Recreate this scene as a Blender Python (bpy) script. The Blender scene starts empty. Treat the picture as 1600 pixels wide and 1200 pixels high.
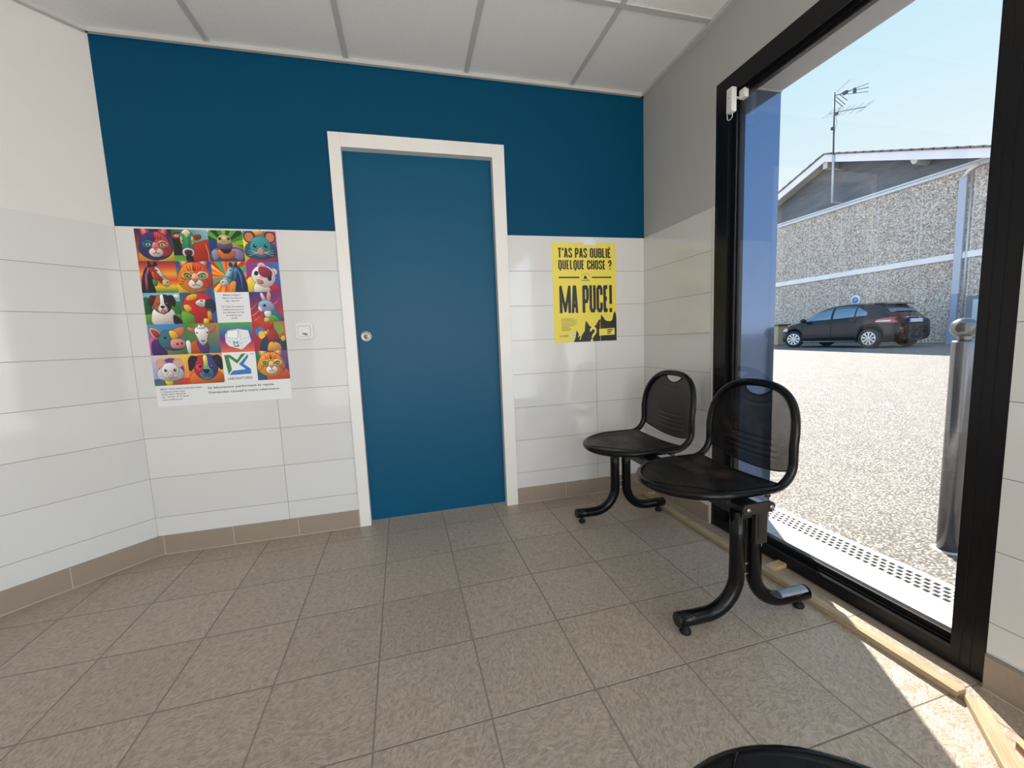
import bpy, bmesh, math, random
from mathutils import Vector, Matrix, Euler
random.seed(7)
PI = math.pi
sc = bpy.context.scene
col = sc.collection

# ------------------------------------------------------------------ camera
cam_d = bpy.data.cameras.new('camera')
cam = bpy.data.objects.new('camera', cam_d)
col.objects.link(cam)
cam.location = (-1.4664, -2.3229, 0.9978)
cam.rotation_euler = (math.radians(83.786), math.radians(2.342), math.radians(-14.350))
cam_d.sensor_fit = 'HORIZONTAL'
cam_d.sensor_width = 36.0
cam_d.lens = 14.297
cam_d.clip_start = 0.02
cam_d.clip_end = 500
sc.camera = cam

# ------------------------------------------------------------------ view
sc.view_settings.view_transform = 'Standard'
sc.view_settings.look = 'None'
sc.view_settings.exposure = 0.0
sc.view_settings.gamma = 1.0
sc.view_settings.use_curve_mapping = False

# ------------------------------------------------------------------ sky and sun
SUN_AZ, SUN_EL = math.radians(60.0), math.radians(36.0)
SKY = 1.1
world = bpy.data.worlds.new('sky')
sc.world = world
world.use_nodes = True
wn = world.node_tree
wn.nodes.clear()
w_out = wn.nodes.new('ShaderNodeOutputWorld')
w_bg = wn.nodes.new('ShaderNodeBackground')
# clear summer sky: pale and bright towards the sun and the horizon, deep blue away from it
_sd = (math.cos(SUN_EL)*math.cos(SUN_AZ), math.cos(SUN_EL)*math.sin(SUN_AZ), math.sin(SUN_EL))
w_tc = wn.nodes.new('ShaderNodeTexCoord')
def _wm(op, a, b):
    n = wn.nodes.new('ShaderNodeMath'); n.operation = op; n.use_clamp = True
    for i, v in enumerate((a, b)):
        if isinstance(v, bpy.types.NodeSocket): wn.links.new(v, n.inputs[i])
        else: n.inputs[i].default_value = v
    return n.outputs[0]
def _wr(f, stops):
    n = wn.nodes.new('ShaderNodeValToRGB'); wn.links.new(f, n.inputs[0]); r = n.color_ramp
    r.elements[0].position = stops[0][0]; r.elements[0].color = (*stops[0][1], 1)
    r.elements[1].position = stops[1][0]; r.elements[1].color = (*stops[1][1], 1)
    for p, c in stops[2:]: e = r.elements.new(p); e.color = (*c, 1)
    return n.outputs[0]
w_sep = wn.nodes.new('ShaderNodeSeparateXYZ'); wn.links.new(w_tc.outputs['Generated'], w_sep.inputs[0])
w_dot = wn.nodes.new('ShaderNodeVectorMath'); w_dot.operation = 'DOT_PRODUCT'
wn.links.new(w_tc.outputs['Generated'], w_dot.inputs[0]); w_dot.inputs[1].default_value = _sd
w_elev = _wm('MAXIMUM', w_sep.outputs[2], 0.0)
w_near = _wr(w_elev, [(0, (1.0, 1.0, 1.0)), (.18, (.93, .985, 1.0)), (.42, (.66, .90, 1.0)), (.75, (.42, .72, 1.0)), (1, (.30, .55, .95))])
w_far = _wr(w_elev, [(0, (1.0, 1.0, 1.0)), (.15, (.62, .82, 1.0)), (.5, (.36, .62, 1.0)), (1, (.30, .54, .95))])
w_mixf = _wr(_wm('MULTIPLY_ADD', w_dot.outputs['Value'], .5), [(0, (0, 0, 0)), (1, (1, 1, 1))])
_m = [n for n in wn.nodes if n.type == 'MATH'][-1]; _m.inputs[2].default_value = .5
_r = [n for n in wn.nodes if n.type == 'VALTORGB'][-1].color_ramp; _r.elements[0].position = .40; _r.elements[1].position = .80
w_farx = wn.nodes.new('ShaderNodeVectorMath'); w_farx.operation = 'SCALE'; w_farx.inputs['Scale'].default_value = 2.1
wn.links.new(w_far, w_farx.inputs[0]); w_far = w_farx.outputs[0]
w_mix = wn.nodes.new('ShaderNodeMix'); w_mix.data_type = 'RGBA'
wn.links.new(w_mixf, w_mix.inputs[0]); wn.links.new(w_far, w_mix.inputs[6]); wn.links.new(w_near, w_mix.inputs[7])
w_bg.inputs['Strength'].default_value = SKY
wn.links.new(w_mix.outputs[2], w_bg.inputs[0])
wn.links.new(w_bg.outputs[0], w_out.inputs[0])

sun_d = bpy.data.lights.new('sun', 'SUN')
sun_d.energy = 18.0
sun_d.color = (1.0, 0.93, 0.82)
sun_d.angle = math.radians(0.6)
sun = bpy.data.objects.new('sun', sun_d)
col.objects.link(sun)
sdir = Vector((math.cos(SUN_EL)*math.cos(SUN_AZ), math.cos(SUN_EL)*math.sin(SUN_AZ), math.sin(SUN_EL)))
sun.rotation_euler = (-sdir).to_track_quat('-Z', 'Y').to_euler()
sun.location = sdir * 30

def area(name, loc, target, sx, sy, power, color=(1, 1, 1)):
    d = bpy.data.lights.new(name, 'AREA')
    d.shape = 'RECTANGLE'; d.size = sx; d.size_y = sy
    d.energy = power; d.color = color
    o = bpy.data.objects.new(name, d)
    col.objects.link(o)
    o.location = loc
    o.rotation_euler = (Vector(target) - Vector(loc)).to_track_quat('-Z', 'Z').to_euler()
    return o
# behind the camera: entrance daylight, and an added fill lamp at the rear
area('daylight_entrance', (-0.02, -3.42, 1.12), (-3.0, -3.0, 1.7), 1.95, 2.0, 28, (0.93, 0.97, 1.0))
area('fill_rear', (-1.42, -4.93, 1.15), (-1.42, 0.0, 2.6), 1.95, 2.0, 48, (1.0, 0.98, 0.95))

# ------------------------------------------------------------------ helpers
H = 2.424       # ceiling
T = 1.591       # top of the wall tiles
BB = 0.0953     # baseboard
XL = -2.735     # left corner of the back wall

MATS = {}
def mat(name, color=(.5, .5, .5), rough=.5, metal=0., spec=.5, bump=0., bscale=50., coat=0., emit=None, var=0., vscale=6., alpha=None):
    if name in MATS: return MATS[name]
    m = bpy.data.materials.new(name); m.use_nodes = True
    nt = m.node_tree; b = nt.nodes['Principled BSDF']
    b.inputs['Base Color'].default_value = (*color, 1)
    b.inputs['Roughness'].default_value = rough
    b.inputs['Metallic'].default_value = metal
    b.inputs['Specular IOR Level'].default_value = spec
    if coat: b.inputs['Coat Weight'].default_value = coat; b.inputs['Coat Roughness'].default_value = .05
    tc = nt.nodes.new('ShaderNodeTexCoord')
    nz = nt.nodes.new('ShaderNodeTexNoise'); nz.inputs['Scale'].default_value = vscale; nz.inputs['Detail'].default_value = 5
    nt.links.new(tc.outputs['Object'], nz.inputs['Vector'])
    mx = nt.nodes.new('ShaderNodeMix'); mx.data_type = 'RGBA'
    k = 1 - max(var, .03)
    mx.inputs[6].default_value = (color[0]*k, color[1]*k, color[2]*k, 1)
    mx.inputs[7].default_value = (min(1, color[0]*(2-k)), min(1, color[1]*(2-k)), min(1, color[2]*(2-k)), 1)
    nt.links.new(nz.outputs['Fac'], mx.inputs[0])
    nt.links.new(mx.outputs[2], b.inputs['Base Color'])
    if bump:
        n2 = nt.nodes.new('ShaderNodeTexNoise'); n2.inputs['Scale'].default_value = bscale; n2.inputs['Detail'].default_value = 4
        nt.links.new(tc.outputs['Object'], n2.inputs['Vector'])
        bp = nt.nodes.new('ShaderNodeBump'); bp.inputs['Strength'].default_value = bump; bp.inputs['Distance'].default_value = .01
        nt.links.new(n2.outputs['Fac'], bp.inputs['Height'])
        nt.links.new(bp.outputs[0], b.inputs['Normal'])
    MATS[name] = m
    return m

class NT:
    """tiny wrapper to write node maths on one line"""
    def __init__(s, name):
        s.m = bpy.data.materials.new(name); s.m.use_nodes = True
        s.t = s.m.node_tree; s.b = s.t.nodes['Principled BSDF']
        s.tc = s.t.nodes.new('ShaderNodeTexCoord')
        s.out = [n for n in s.t.nodes if n.type == 'OUTPUT_MATERIAL'][0]
        MATS[name] = s.m
    def link(s, a, b): s.t.links.new(a, b)
    def _in(s, sock, v):
        if isinstance(v, bpy.types.NodeSocket): s.link(v, sock)
        else: sock.default_value = v
    def math(s, op, a, b=0., c=0.):
        n = s.t.nodes.new('ShaderNodeMath'); n.operation = op
        for i, v in enumerate((a, b, c)):
            if i < len(n.inputs): s._in(n.inputs[i], v)
        return n.outputs[0]
    def vec(s, op, a, b=(0, 0, 0)):
        n = s.t.nodes.new('ShaderNodeVectorMath'); n.operation = op
        s._in(n.inputs[0], a); s._in(n.inputs[1], b)
        return n.outputs['Value'] if op in ('DOT_PRODUCT', 'LENGTH') else n.outputs[0]
    def scalev(s, a, k):
        n = s.t.nodes.new('ShaderNodeVectorMath'); n.operation = 'SCALE'
        s._in(n.inputs[0], a); s._in(n.inputs['Scale'], k); return n.outputs[0]
    def comb(s, x, y, z):
        n = s.t.nodes.new('ShaderNodeCombineXYZ')
        for i, v in enumerate((x, y, z)): s._in(n.inputs[i], v)
        return n.outputs[0]
    def noise(s, v, scale, detail=3, rough=.5, dist=0.):
        n = s.t.nodes.new('ShaderNodeTexNoise'); s._in(n.inputs['Vector'], v)
        n.inputs['Scale'].default_value = scale; n.inputs['Detail'].default_value = detail
        n.inputs['Roughness'].default_value = rough; n.inputs['Distortion'].default_value = dist
        return n.outputs['Fac']
    def voro(s, v, scale, feat='F1', out='Distance'):
        n = s.t.nodes.new('ShaderNodeTexVoronoi'); n.feature = feat; s._in(n.inputs['Vector'], v)
        n.inputs['Scale'].default_value = scale; return n.outputs[out]
    def white(s, v):
        n = s.t.nodes.new('ShaderNodeTexWhiteNoise'); s._in(n.inputs['Vector'], v); return n.outputs['Value']
    def ramp(s, f, stops, interp='LINEAR'):
        n = s.t.nodes.new('ShaderNodeValToRGB'); s._in(n.inputs[0], f); r = n.color_ramp; r.interpolation = interp
        while len(r.elements) > 1: r.elements.remove(r.elements[0])
        r.elements[0].position = stops[0][0]; c = stops[0][1]; r.elements[0].color = (*c, 1) if len(c) == 3 else c
        for p, c in stops[1:]:
            e = r.elements.new(p); e.color = (*c, 1) if len(c) == 3 else c
        return n.outputs[0]
    def mix(s, f, a, b, blend='MIX'):
        n = s.t.nodes.new('ShaderNodeMix'); n.data_type = 'RGBA'; n.blend_type = blend
        s._in(n.inputs[0], f)
        for i, v in ((6, a), (7, b)):
            if isinstance(v, tuple) and len(v) == 3: v = (*v, 1)
            s._in(n.inputs[i], v)
        return n.outputs[2]
    def bump(s, h, strength=.5, dist=.01):
        n = s.t.nodes.new('ShaderNodeBump'); n.inputs['Strength'].default_value = strength; n.inputs['Distance'].default_value = dist
        s._in(n.inputs['Height'], h); s.link(n.outputs[0], s.b.inputs['Normal'])
    def set(s, **k):
        for a, v in k.items():
            if isinstance(v, tuple) and len(v) == 3: v = (*v, 1)
            s._in(s.b.inputs[{'color': 'Base Color', 'rough': 'Roughness', 'metal': 'Metallic', 'spec': 'Specular IOR Level', 'coat': 'Coat Weight'}[a]], v)

def V(*a): return Vector(a)
def box(bm, a, b, M=None, mi=0, bev=0.):
    xs = sorted((a[0], b[0])); ys = sorted((a[1], b[1])); zs = sorted((a[2], b[2]))
    t = bmesh.new()
    vs = [t.verts.new((x, y, z)) for x in xs for y in ys for z in zs]
    for f in ((0, 1, 3, 2), (4, 6, 7, 5), (0, 4, 5, 1), (2, 3, 7, 6), (0, 2, 6, 4), (1, 5, 7, 3)):
        t.faces.new([vs[i] for i in f])
    if bev: bmesh.ops.bevel(t, geom=t.edges[:], offset=bev, segments=2, affect='EDGES', profile=.6)
    join(bm, t, M, mi)
def join(bm, t, M=None, mi=0):
    if M: t.transform(M)
    mp = {}
    for v in t.verts: mp[v] = bm.verts.new(v.co)
    for f in t.faces:
        try: nf = bm.faces.new([mp[v] for v in f.verts])
        except ValueError: continue
        nf.material_index = mi if mi else f.material_index; nf.smooth = f.smooth
    t.free()
def tube(bm, pts, r, seg=12, closed=False, caps=True, mi=0, flat=1.0, up=None):
    """sweep a circle along pts (list of Vector); r number or list"""
    pts = [Vector(p) for p in pts]; n = len(pts)
    rs = r if isinstance(r, (list, tuple)) else [r]*n
    tans = []
    for i in range(n):
        a = pts[i-1] if (i > 0 or closed) else pts[i]
        b = pts[(i+1) % n] if (i < n-1 or closed) else pts[i]
        tans.append((b-a).normalized())
    t0 = tans[0]
    ref = Vector(up) if up else (Vector((0, 0, 1)) if abs(t0.z) < .9 else Vector((1, 0, 0)))
    nrm = (ref - t0*ref.dot(t0)).normalized()
    rings = []
    for i in range(n):
        if i:
            ax = tans[i-1].cross(tans[i])
            if ax.length > 1e-8:
                ang = tans[i-1].angle(tans[i]); nrm = Matrix.Rotation(ang, 3, ax.normalized()) @ nrm
            nrm = (nrm - tans[i]*nrm.dot(tans[i])).normalized()
        bi = tans[i].cross(nrm)
        rings.append([bm.verts.new(pts[i] + (nrm*math.cos(2*PI*k/seg)*flat + bi*math.sin(2*PI*k/seg))*rs[i]) for k in range(seg)])
    m = n if closed else n-1
    off = 0
    if closed:
        best = 1e9
        for o in range(seg):
            d = (rings[-1][0].co - rings[0][o].co).length
            if d < best: best, off = d, o
    for i in range(m):
        A = rings[i]; B = rings[(i+1) % n]; o = off if (closed and i == n-1) else 0
        for k in range(seg):
            f = bm.faces.new((A[k], A[(k+1) % seg], B[(k+1+o) % seg], B[(k+o) % seg])); f.smooth = True; f.material_index = mi
    if caps and not closed:
        f = bm.faces.new(rings[0][::-1]); f.material_index = mi
        f = bm.faces.new(rings[-1]); f.material_index = mi
def lathe(bm, prof, seg=32, M=None, mi=0, smooth=True):
    """prof: list of (r, z)"""
    t = bmesh.new(); rings = []
    for r, z in prof:
        if r < 1e-6: rings.append([t.verts.new((0, 0, z))])
        else: rings.append([t.verts.new((r*math.cos(2*PI*k/seg), r*math.sin(2*PI*k/seg), z)) for k in range(seg)])
    for A, B in zip(rings, rings[1:]):
        for k in range(seg):
            k2 = (k+1) % seg
            if len(A) == 1 and len(B) == 1: continue
            if len(A) == 1: f = t.faces.new((A[0], B[k2], B[k]))
            elif len(B) == 1: f = t.faces.new((A[k], A[k2], B[0]))
            else: f = t.faces.new((A[k], A[k2], B[k2], B[k]))
            f.smooth = smooth
    join(bm, t, M, mi)
def prism(bm, poly, h0, h1, M=None, mi=0, bev=0.):
    """poly in local xy, extruded z h0..h1"""
    t = bmesh.new()
    a = [t.verts.new((x, y, h0)) for x, y in poly]; b = [t.verts.new((x, y, h1)) for x, y in poly]
    n = len(poly)
    t.faces.new(a[::-1]); t.faces.new(b)
    for i in range(n): t.faces.new((a[i], a[(i+1) % n], b[(i+1) % n], b[i]))
    bmesh.ops.recalc_face_normals(t, faces=t.faces[:])
    if bev: bmesh.ops.bevel(t, geom=t.edges[:], offset=bev, segments=2, affect='EDGES', profile=.6)
    join(bm, t, M, mi)
def obj(name, bm, mats, parent=None, smooth_angle=None, keep=False):
    if not keep: bmesh.ops.recalc_face_normals(bm, faces=bm.faces[:])
    me = bpy.data.meshes.new(name); bm.to_mesh(me); bm.free()
    for m in (mats if isinstance(mats, (list, tuple)) else [mats]): me.materials.append(m)
    o = bpy.data.objects.new(name, me); col.objects.link(o)
    if parent is not None:
        o.parent = parent
        w = parent; M = Matrix.Identity(4)
        while w is not None:
            M = Matrix.LocRotScale(w.location, w.rotation_euler, None) @ M if w is parent else M
            w = None
        root = parent
        o.matrix_parent_inverse = WORLD[parent.name].inverted()
    WORLD[o.name] = Matrix.Identity(4)
    return o
WORLD = {}
def thing(name, label, cat, loc=(0, 0, 0), group=None):
    o = bpy.data.objects.new(name, None); col.objects.link(o)
    o.location = loc; o.empty_display_size = .1
    o['label'] = label; o['category'] = cat
    if group: o['group'] = group
    WORLD[o.name] = Matrix.Translation(loc)
    return o
def tag(o, label, cat, group=None):
    o['label'] = label; o['category'] = cat
    if group: o['group'] = group
    return o
def struct(name, bm, m, parent=None, keep=False):
    o = obj(name, bm, m, parent, keep=keep)
    if parent is None: o['kind'] = 'structure'
    return o
BM = bmesh.new
def arc(cx, cy, r, a0, a1, n):
    return [(cx + r*math.cos(math.radians(a0+(a1-a0)*i/n)), cy + r*math.sin(math.radians(a0+(a1-a0)*i/n))) for i in range(n+1)]
# ------------------------------------------------------------------ materials of the setting
def m_floor():
    n = NT('floor_tile'); P = n.tc.outputs['Object']
    sx = n.t.nodes.new('ShaderNodeSeparateXYZ')
    th = 0.0136; S = 0.3018
    d = n.vec('SUBTRACT', P, (-1.9298, -0.4546, 0))
    u = n.math('DIVIDE', n.vec('DOT_PRODUCT', d, (math.cos(th), math.sin(th), 0)), S)
    v = n.math('DIVIDE', n.vec('DOT_PRODUCT', d, (-math.sin(th), math.cos(th), 0)), S)
    cu = n.math('FLOOR', u); cv = n.math('FLOOR', v)
    fu = n.math('ABSOLUTE', n.math('SUBTRACT', n.math('FRACT', u), .5))
    fv = n.math('ABSOLUTE', n.math('SUBTRACT', n.math('FRACT', v), .5))
    mx = n.math('MAXIMUM', fu, fv)
    wob = n.math('MULTIPLY', n.math('SUBTRACT', n.noise(P, 30, 3), .5), .004)
    e = n.math('ADD', mx, wob)
    grout = n.ramp(e, [(0, (0, 0, 0)), (.4915, (0, 0, 0)), (.4945, (1, 1, 1))])
    rnd = n.white(n.comb(cu, cv, 0)); rnd2 = n.white(n.comb(cu, cv, 3.7))
    # each tile carries its own run of slate ripples
    ang = n.math('ADD', n.math('MULTIPLY', rnd, 1.5), .15)
    ca = n.math('COSINE', ang); sa = n.math('SINE', ang)
    a = n.math('ADD', n.math('MULTIPLY', u, ca), n.math('MULTIPLY', v, sa))
    b = n.math('SUBTRACT', n.math('MULTIPLY', v, ca), n.math('MULTIPLY', u, sa))
    w1 = n.noise(n.comb(n.math('MULTIPLY', u, 3.), n.math('MULTIPLY', v, 3.), rnd2), 1.6, 2)
    bb = n.math('ADD', b, n.math('MULTIPLY', w1, .22))
    rip = n.noise(n.comb(n.math('MULTIPLY', a, 19), n.math('MULTIPLY', bb, 44), n.math('MULTIPLY', rnd, 20)), 1.0, 4, .6, .5)
    rip2 = n.noise(n.comb(n.math('MULTIPLY', a, 34), n.math('MULTIPLY', bb, 90), n.math('MULTIPLY', rnd2, 20)), 1.0, 3, .6)
    fine = n.noise(P, 420, 3, .6)
    h = n.math('ADD', n.math('MULTIPLY', rip, 1.0), n.math('ADD', n.math('MULTIPLY', rip2, .35), n.math('MULTIPLY', fine, .12)))
    c1 = n.mix(rnd2, (.47, .388, .308), (.525, .438, .352))
    c2 = n.mix(n.ramp(rip, [(.36, (0, 0, 0)), (.62, (1, 1, 1))]), n.mix(.7, c1, n.mix(1, c1, (.52, .50, .48), 'MULTIPLY')), c1)
    c3 = n.mix(n.ramp(fine, [(.35, (0, 0, 0)), (.65, (1, 1, 1))]), n.mix(1, c2, (.80, .80, .80), 'MULTIPLY'), c2)
    n.set(color=n.mix(grout, c3, (.24, .205, .17)), rough=n.mix(grout, (.34, .34, .34), (.8, .8, .8)), spec=.5)
    hh = n.math('SUBTRACT', h, n.math('MULTIPLY', grout, 1.2))
    n.bump(hh, .75, .0024)
    return n.m
def m_walltile(name, dirv, off, w=.6, rows=True):
    n = NT(name); P = n.tc.outputs['Object']
    sp = n.t.nodes.new('ShaderNodeSeparateXYZ'); n.link(P, sp.inputs[0])
    u = n.math('DIVIDE', n.math('SUBTRACT', n.vec('DOT_PRODUCT', P, dirv), off), w)
    v = n.math('DIVIDE', n.math('SUBTRACT', T, sp.outputs[2]), .2001)
    du = n.math('MULTIPLY', n.math('SUBTRACT', .5, n.math('ABSOLUTE', n.math('SUBTRACT', n.math('FRACT', u), .5))), w)
    dv = n.math('MULTIPLY', n.math('SUBTRACT', .5, n.math('ABSOLUTE', n.math('SUBTRACT', n.math('FRACT', v), .5))), .2001)
    top = n.math('LESS_THAN', v, .03)
    dv = n.math('ADD', dv, top)
    dmin = n.math('MINIMUM', du, dv)
    g = n.ramp(n.math('MULTIPLY', dmin, 100), [(0, (1, 1, 1)), (.085, (1, 1, 1)), (.13, (0, 0, 0))])
    rnd = n.white(n.comb(n.math('FLOOR', u), n.math('FLOOR', v), 1.3))
    base = n.mix(rnd, (.665, .655, .63), (.70, .69, .665))
    n.set(color=n.mix(g, base, (.23, .225, .21)), rough=n.mix(g, (.075, .075, .075), (.7, .7, .7)), spec=.55)
    wav = n.noise(n.comb(u, v, rnd), 2.6, 1)
    hgt = n.math('SUBTRACT', n.math('MULTIPLY', wav, .35), n.math('MULTIPLY', g, .7))
    n.bump(hgt, .35, .0022)
    return n.m
def m_paint(name, c, rough=.55, grain=.25, spec=.4):
    n = NT(name); P = n.tc.outputs['Object']
    k = n.noise(P, 3.0, 4)
    n.set(color=n.mix(k, tuple(x*.965 for x in c), tuple(min(1, x*1.035) for x in c)), rough=rough, spec=spec)
    n.bump(n.noise(P, 260, 3, .6), grain, .0012)
    return n.m
def m_ceil():
    n = NT('ceiling_tile'); P = n.tc.outputs['Object']
    sp = n.noise(P, 300, 3, .7)
    n.set(color=n.mix(n.ramp(sp, [(.4, (0, 0, 0)), (.6, (1, 1, 1))]), (.80, .785, .755), (.90, .885, .86)), rough=.9, spec=.2)
    n.bump(sp, .3, .002)
    return n.m
FLOOR = m_floor()
BLUE = m_paint('teal_blue_paint', (.0008, .062, .128), .5, .12, .10)
DOORBLUE = m_paint('blue_door_laminate', (.0008, .082, .165), .40, .06, .20)
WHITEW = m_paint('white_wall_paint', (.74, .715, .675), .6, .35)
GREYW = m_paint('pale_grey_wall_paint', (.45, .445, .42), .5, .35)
CEIL = m_ceil()
TRIMW = mat('white_lacquer', (.80, .775, .73), .35, var=.02)
BBT = mat('taupe_skirting_tile', (.305, .245, .185), .4, bump=.15, bscale=120, var=.06, vscale=20)
GROUTL = mat('light_grout', (.5, .46, .40), .8)
BLACKM = mat('black_anodised_aluminium', (.006, .006, .007), .26, metal=0., spec=.28, bump=.03, bscale=300)
GASK = mat('black_rubber_gasket', (.006, .006, .007), .6, spec=.3)

# ------------------------------------------------------------------ floor and ceiling
bm = BM(); box(bm, (-3.85, -5.1, -.12), (.05, .08, 0)); struct('floor', bm, FLOOR)
bm = BM(); box(bm, (-3.85, -5.1, H), (.02, .02, H+.1)); ceil_o = struct('ceiling', bm, CEIL)
bm = BM()
GRIDC = mat('grey_ceiling_grid', (.55, .54, .52), .45, var=.02)
for i in range(7):
    x = -.469-.6*i
    box(bm, (x-.012, -5.0, H-.005), (x+.012, -.001, H+.002))
for j in range(8):
    y = -.582-.6*j
    box(bm, (-3.8, y-.012, H-.0055), (-.001, y+.012, H+.002))
struct('ceiling_grid', bm, GRIDC, ceil_o)

# ------------------------------------------------------------------ back wall with the door opening
CAS = .0
bm = BM()
box(bm, (XL-.35, .006, -.05), (-1.75, .22, H)); box(bm, (-.925, .006, -.05), (.05, .22, H)); box(bm, (-1.75, .006, 2.02), (-.925, .22, H))
wall_back = struct('wall_back', bm, BLUE)
bm = BM(); box(bm, (XL-.005, 0, BB-.01), (-1.742, .0062, T)); box(bm, (-.93, 0, BB-.01), (0.0, .0062, T))
struct('tile_cladding', bm, m_walltile('white_wall_tile_back', (1, 0, 0), -2.1375+.0, .6), wall_back)
def skirting(name, parts, n=None, joints=()):
    bm = BM()
    for a, b in parts: box(bm, a, b, bev=.0015)
    o = struct(name, bm, BBT)
    if joints:
        bm = BM()
        for a, b in joints: box(bm, a, b)
        struct('grout_joint', bm, GROUTL, o)
    return o
jt = []
for x in (-2.709, -2.403, -2.096, -1.79): jt.append(((x-.0015, -.0088, 0), (x+.0015, -.0075, BB-.001)))
for x in (-.563, -.256): jt.append(((x-.0015, -.0088, 0), (x+.0015, -.0075, BB-.001)))
jt.append(((XL, -.0105, 0), (-1.785, -.008, .0022))); jt.append(((-.878, -.0105, 0), (-.008, -.008, .0022)))
skirting('baseboard_back', [((XL-.01, -.008, 0), (-1.786, .006, BB)), ((-.877, -.008, 0), (0, .006, BB))], joints=jt)

# ------------------------------------------------------------------ left wall, splayed 45 degrees, then running back
th = math.radians(225.6)
du = Vector((math.cos(th), math.sin(th), 0)); dn = Vector((-math.sin(th), math.cos(th), 0))   # dn points out of the room?
if dn.dot(Vector((1, -1, 0))) > 0: dn = -dn
def MW(): return Matrix(((du.x, dn.x, 0, XL), (du.y, dn.y, 0, 0), (0, 0, 1, 0), (0, 0, 0, 1)))
LL = 1.42
bm = BM(); box(bm, (-.02, .006, -.05), (LL+.1, .16, H), MW()); wall_l = struct('wall_left', bm, WHITEW)
bm = BM(); box(bm, (0, 0, BB-.01), (LL, .0062, T), MW())
struct('tile_cladding', bm, m_walltile('white_wall_tile_left', tuple(du), XL*du.x, .6), wall_l)
bm = BM(); box(bm, (0.0, -.008, 0), (LL, .004, BB), MW(), bev=.0015); bl = struct('baseboard_left', bm, BBT)
bm = BM()
for s in (.31, .615, .92): box(bm, (s-.0015, -.0088, 0), (s+.0015, -.0075, BB-.001), MW())
box(bm, (0.004, -.0105, 0), (LL, -.008, .0022), MW())
struct('grout_joint', bm, GROUTL, bl)
ex = XL + du.x*LL; ey = du.y*LL
bm = BM(); box(bm, (ex-.16, -5.1, -.05), (ex, ey+.02, H)); struct('wall_side', bm, WHITEW)
bm = BM(); box(bm, (ex-.1, -5.1, -.05), (-3.0, -4.98, H)); box(bm, (-3.1, -5.1, 2.25), (-.4, -4.98, H)); box(bm, (-.6, -5.1, -.05), (.0, -4.98, H))
struct('wall_rear', bm, WHITEW)

# ------------------------------------------------------------------ right wall (window wall)
Y0, Y1, ZT = -.597, -1.645, 2.133      # rough opening = outside of the frame
XO = .315                              # outer face of the wall
Y0o, ZTo = -.66, 2.108                 # outer reveal, soffit
bm = BM()
box(bm, (.006, Y0, -.05), (.06, .22, H)); box(bm, (.006, -2.40, -.05), (.06, Y1, H)); box(bm, (.006, Y1, ZT), (.06, Y0, H))
box(bm, (.006, -2.40, 2.2), (.06, -4.6, H)); box(bm, (.006, -5.1, -.05), (.06, -4.6, H))
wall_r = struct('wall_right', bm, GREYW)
bm = BM()
box(bm, (.06, Y0o+.004, -.4), (XO, .9, 3.4)); box(bm, (.06, -2.4, -.4), (XO, -1.585, 3.4)); box(bm, (.06, -1.585, ZTo), (XO, Y0o+.004, 3.4))
box(bm, (.06, -2.4, 2.2), (XO, -4.6, 3.4)); box(bm, (.06, -5.4, -.4), (XO, -4.6, 3.4))
struct('outer_leaf', bm, m_paint('grey_render', (.40, .40, .41), .7, .5), wall_r)
RT = m_walltile('white_wall_tile_right', (0, 1, 0), .004, .6)
bm = BM(); box(bm, (0, -.5905, BB-.01), (.0062, -.001, T)); box(bm, (0, -2.38, BB-.01), (.0062, -1.646, T))
rt = struct('tile_cladding', bm, RT, wall_r)
bm = BM(); box(bm, (-.001, -.5965, 0.0), (.0062, -.5905, T+.002)); struct('tile_edge_trim', bm, mat('pvc_trim', (.5, .49, .46), .4), wall_r)
bm = BM()
box(bm, (-.008, -.594, 0), (.006, -.008, BB), bev=.0015); box(bm, (-.008, -2.38, 0), (.006, -1.647, BB), bev=.0015)
br = struct('baseboard_right', bm, BBT)
bm = BM(); box(bm, (-.0104, -2.38, 0), (-.008, -1.647, .002)); box(bm, (-.0104, -.594, 0), (-.008, -.01, .002))
for y in (-.30, ): box(bm, (-.0088, y-.0015, 0), (-.0075, y+.0015, BB))
struct('grout_joint', bm, GROUTL, br)
bm = BM(); box(bm, (-.007, -2.38, BB), (.006, -1.647, BB+.006)); struct('trim_1', bm, mat('grey_sealant', (.22, .20, .17), .6))

# ceiling edge trims
bm = BM(); box(bm, (XL, -.018, H-.018), (0, -.0, H)); box(bm, (-.018, -4.9, H-.018), (0.006, 0, H))
box(bm, (0, -.018, H-.018), (LL, .0, H), MW())
struct('trim_2', bm, GRIDC)

# reveal panel: glossy dark lacquered sheet on the left outer reveal
n = NT('glossy_dark_reveal'); n.set(color=(.075, .125, .23), rough=.10, spec=.5); n.set(coat=.6); n.b.inputs['Metallic'].default_value = .75
n.bump(n.noise(n.tc.outputs['Object'], 9, 2), .06, .004)
bm = BM(); box(bm, (.062, Y0o, .004), (XO, Y0o+.003, ZTo)); struct('trim_3', bm, n.m)
bm = BM(); box(bm, (.062, Y0o-.006, ZTo-.006), (XO, Y0o+.001, ZTo)); struct('trim_4', bm, mat('pale_sealant_bead', (.5, .48, .45), .5))

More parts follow.
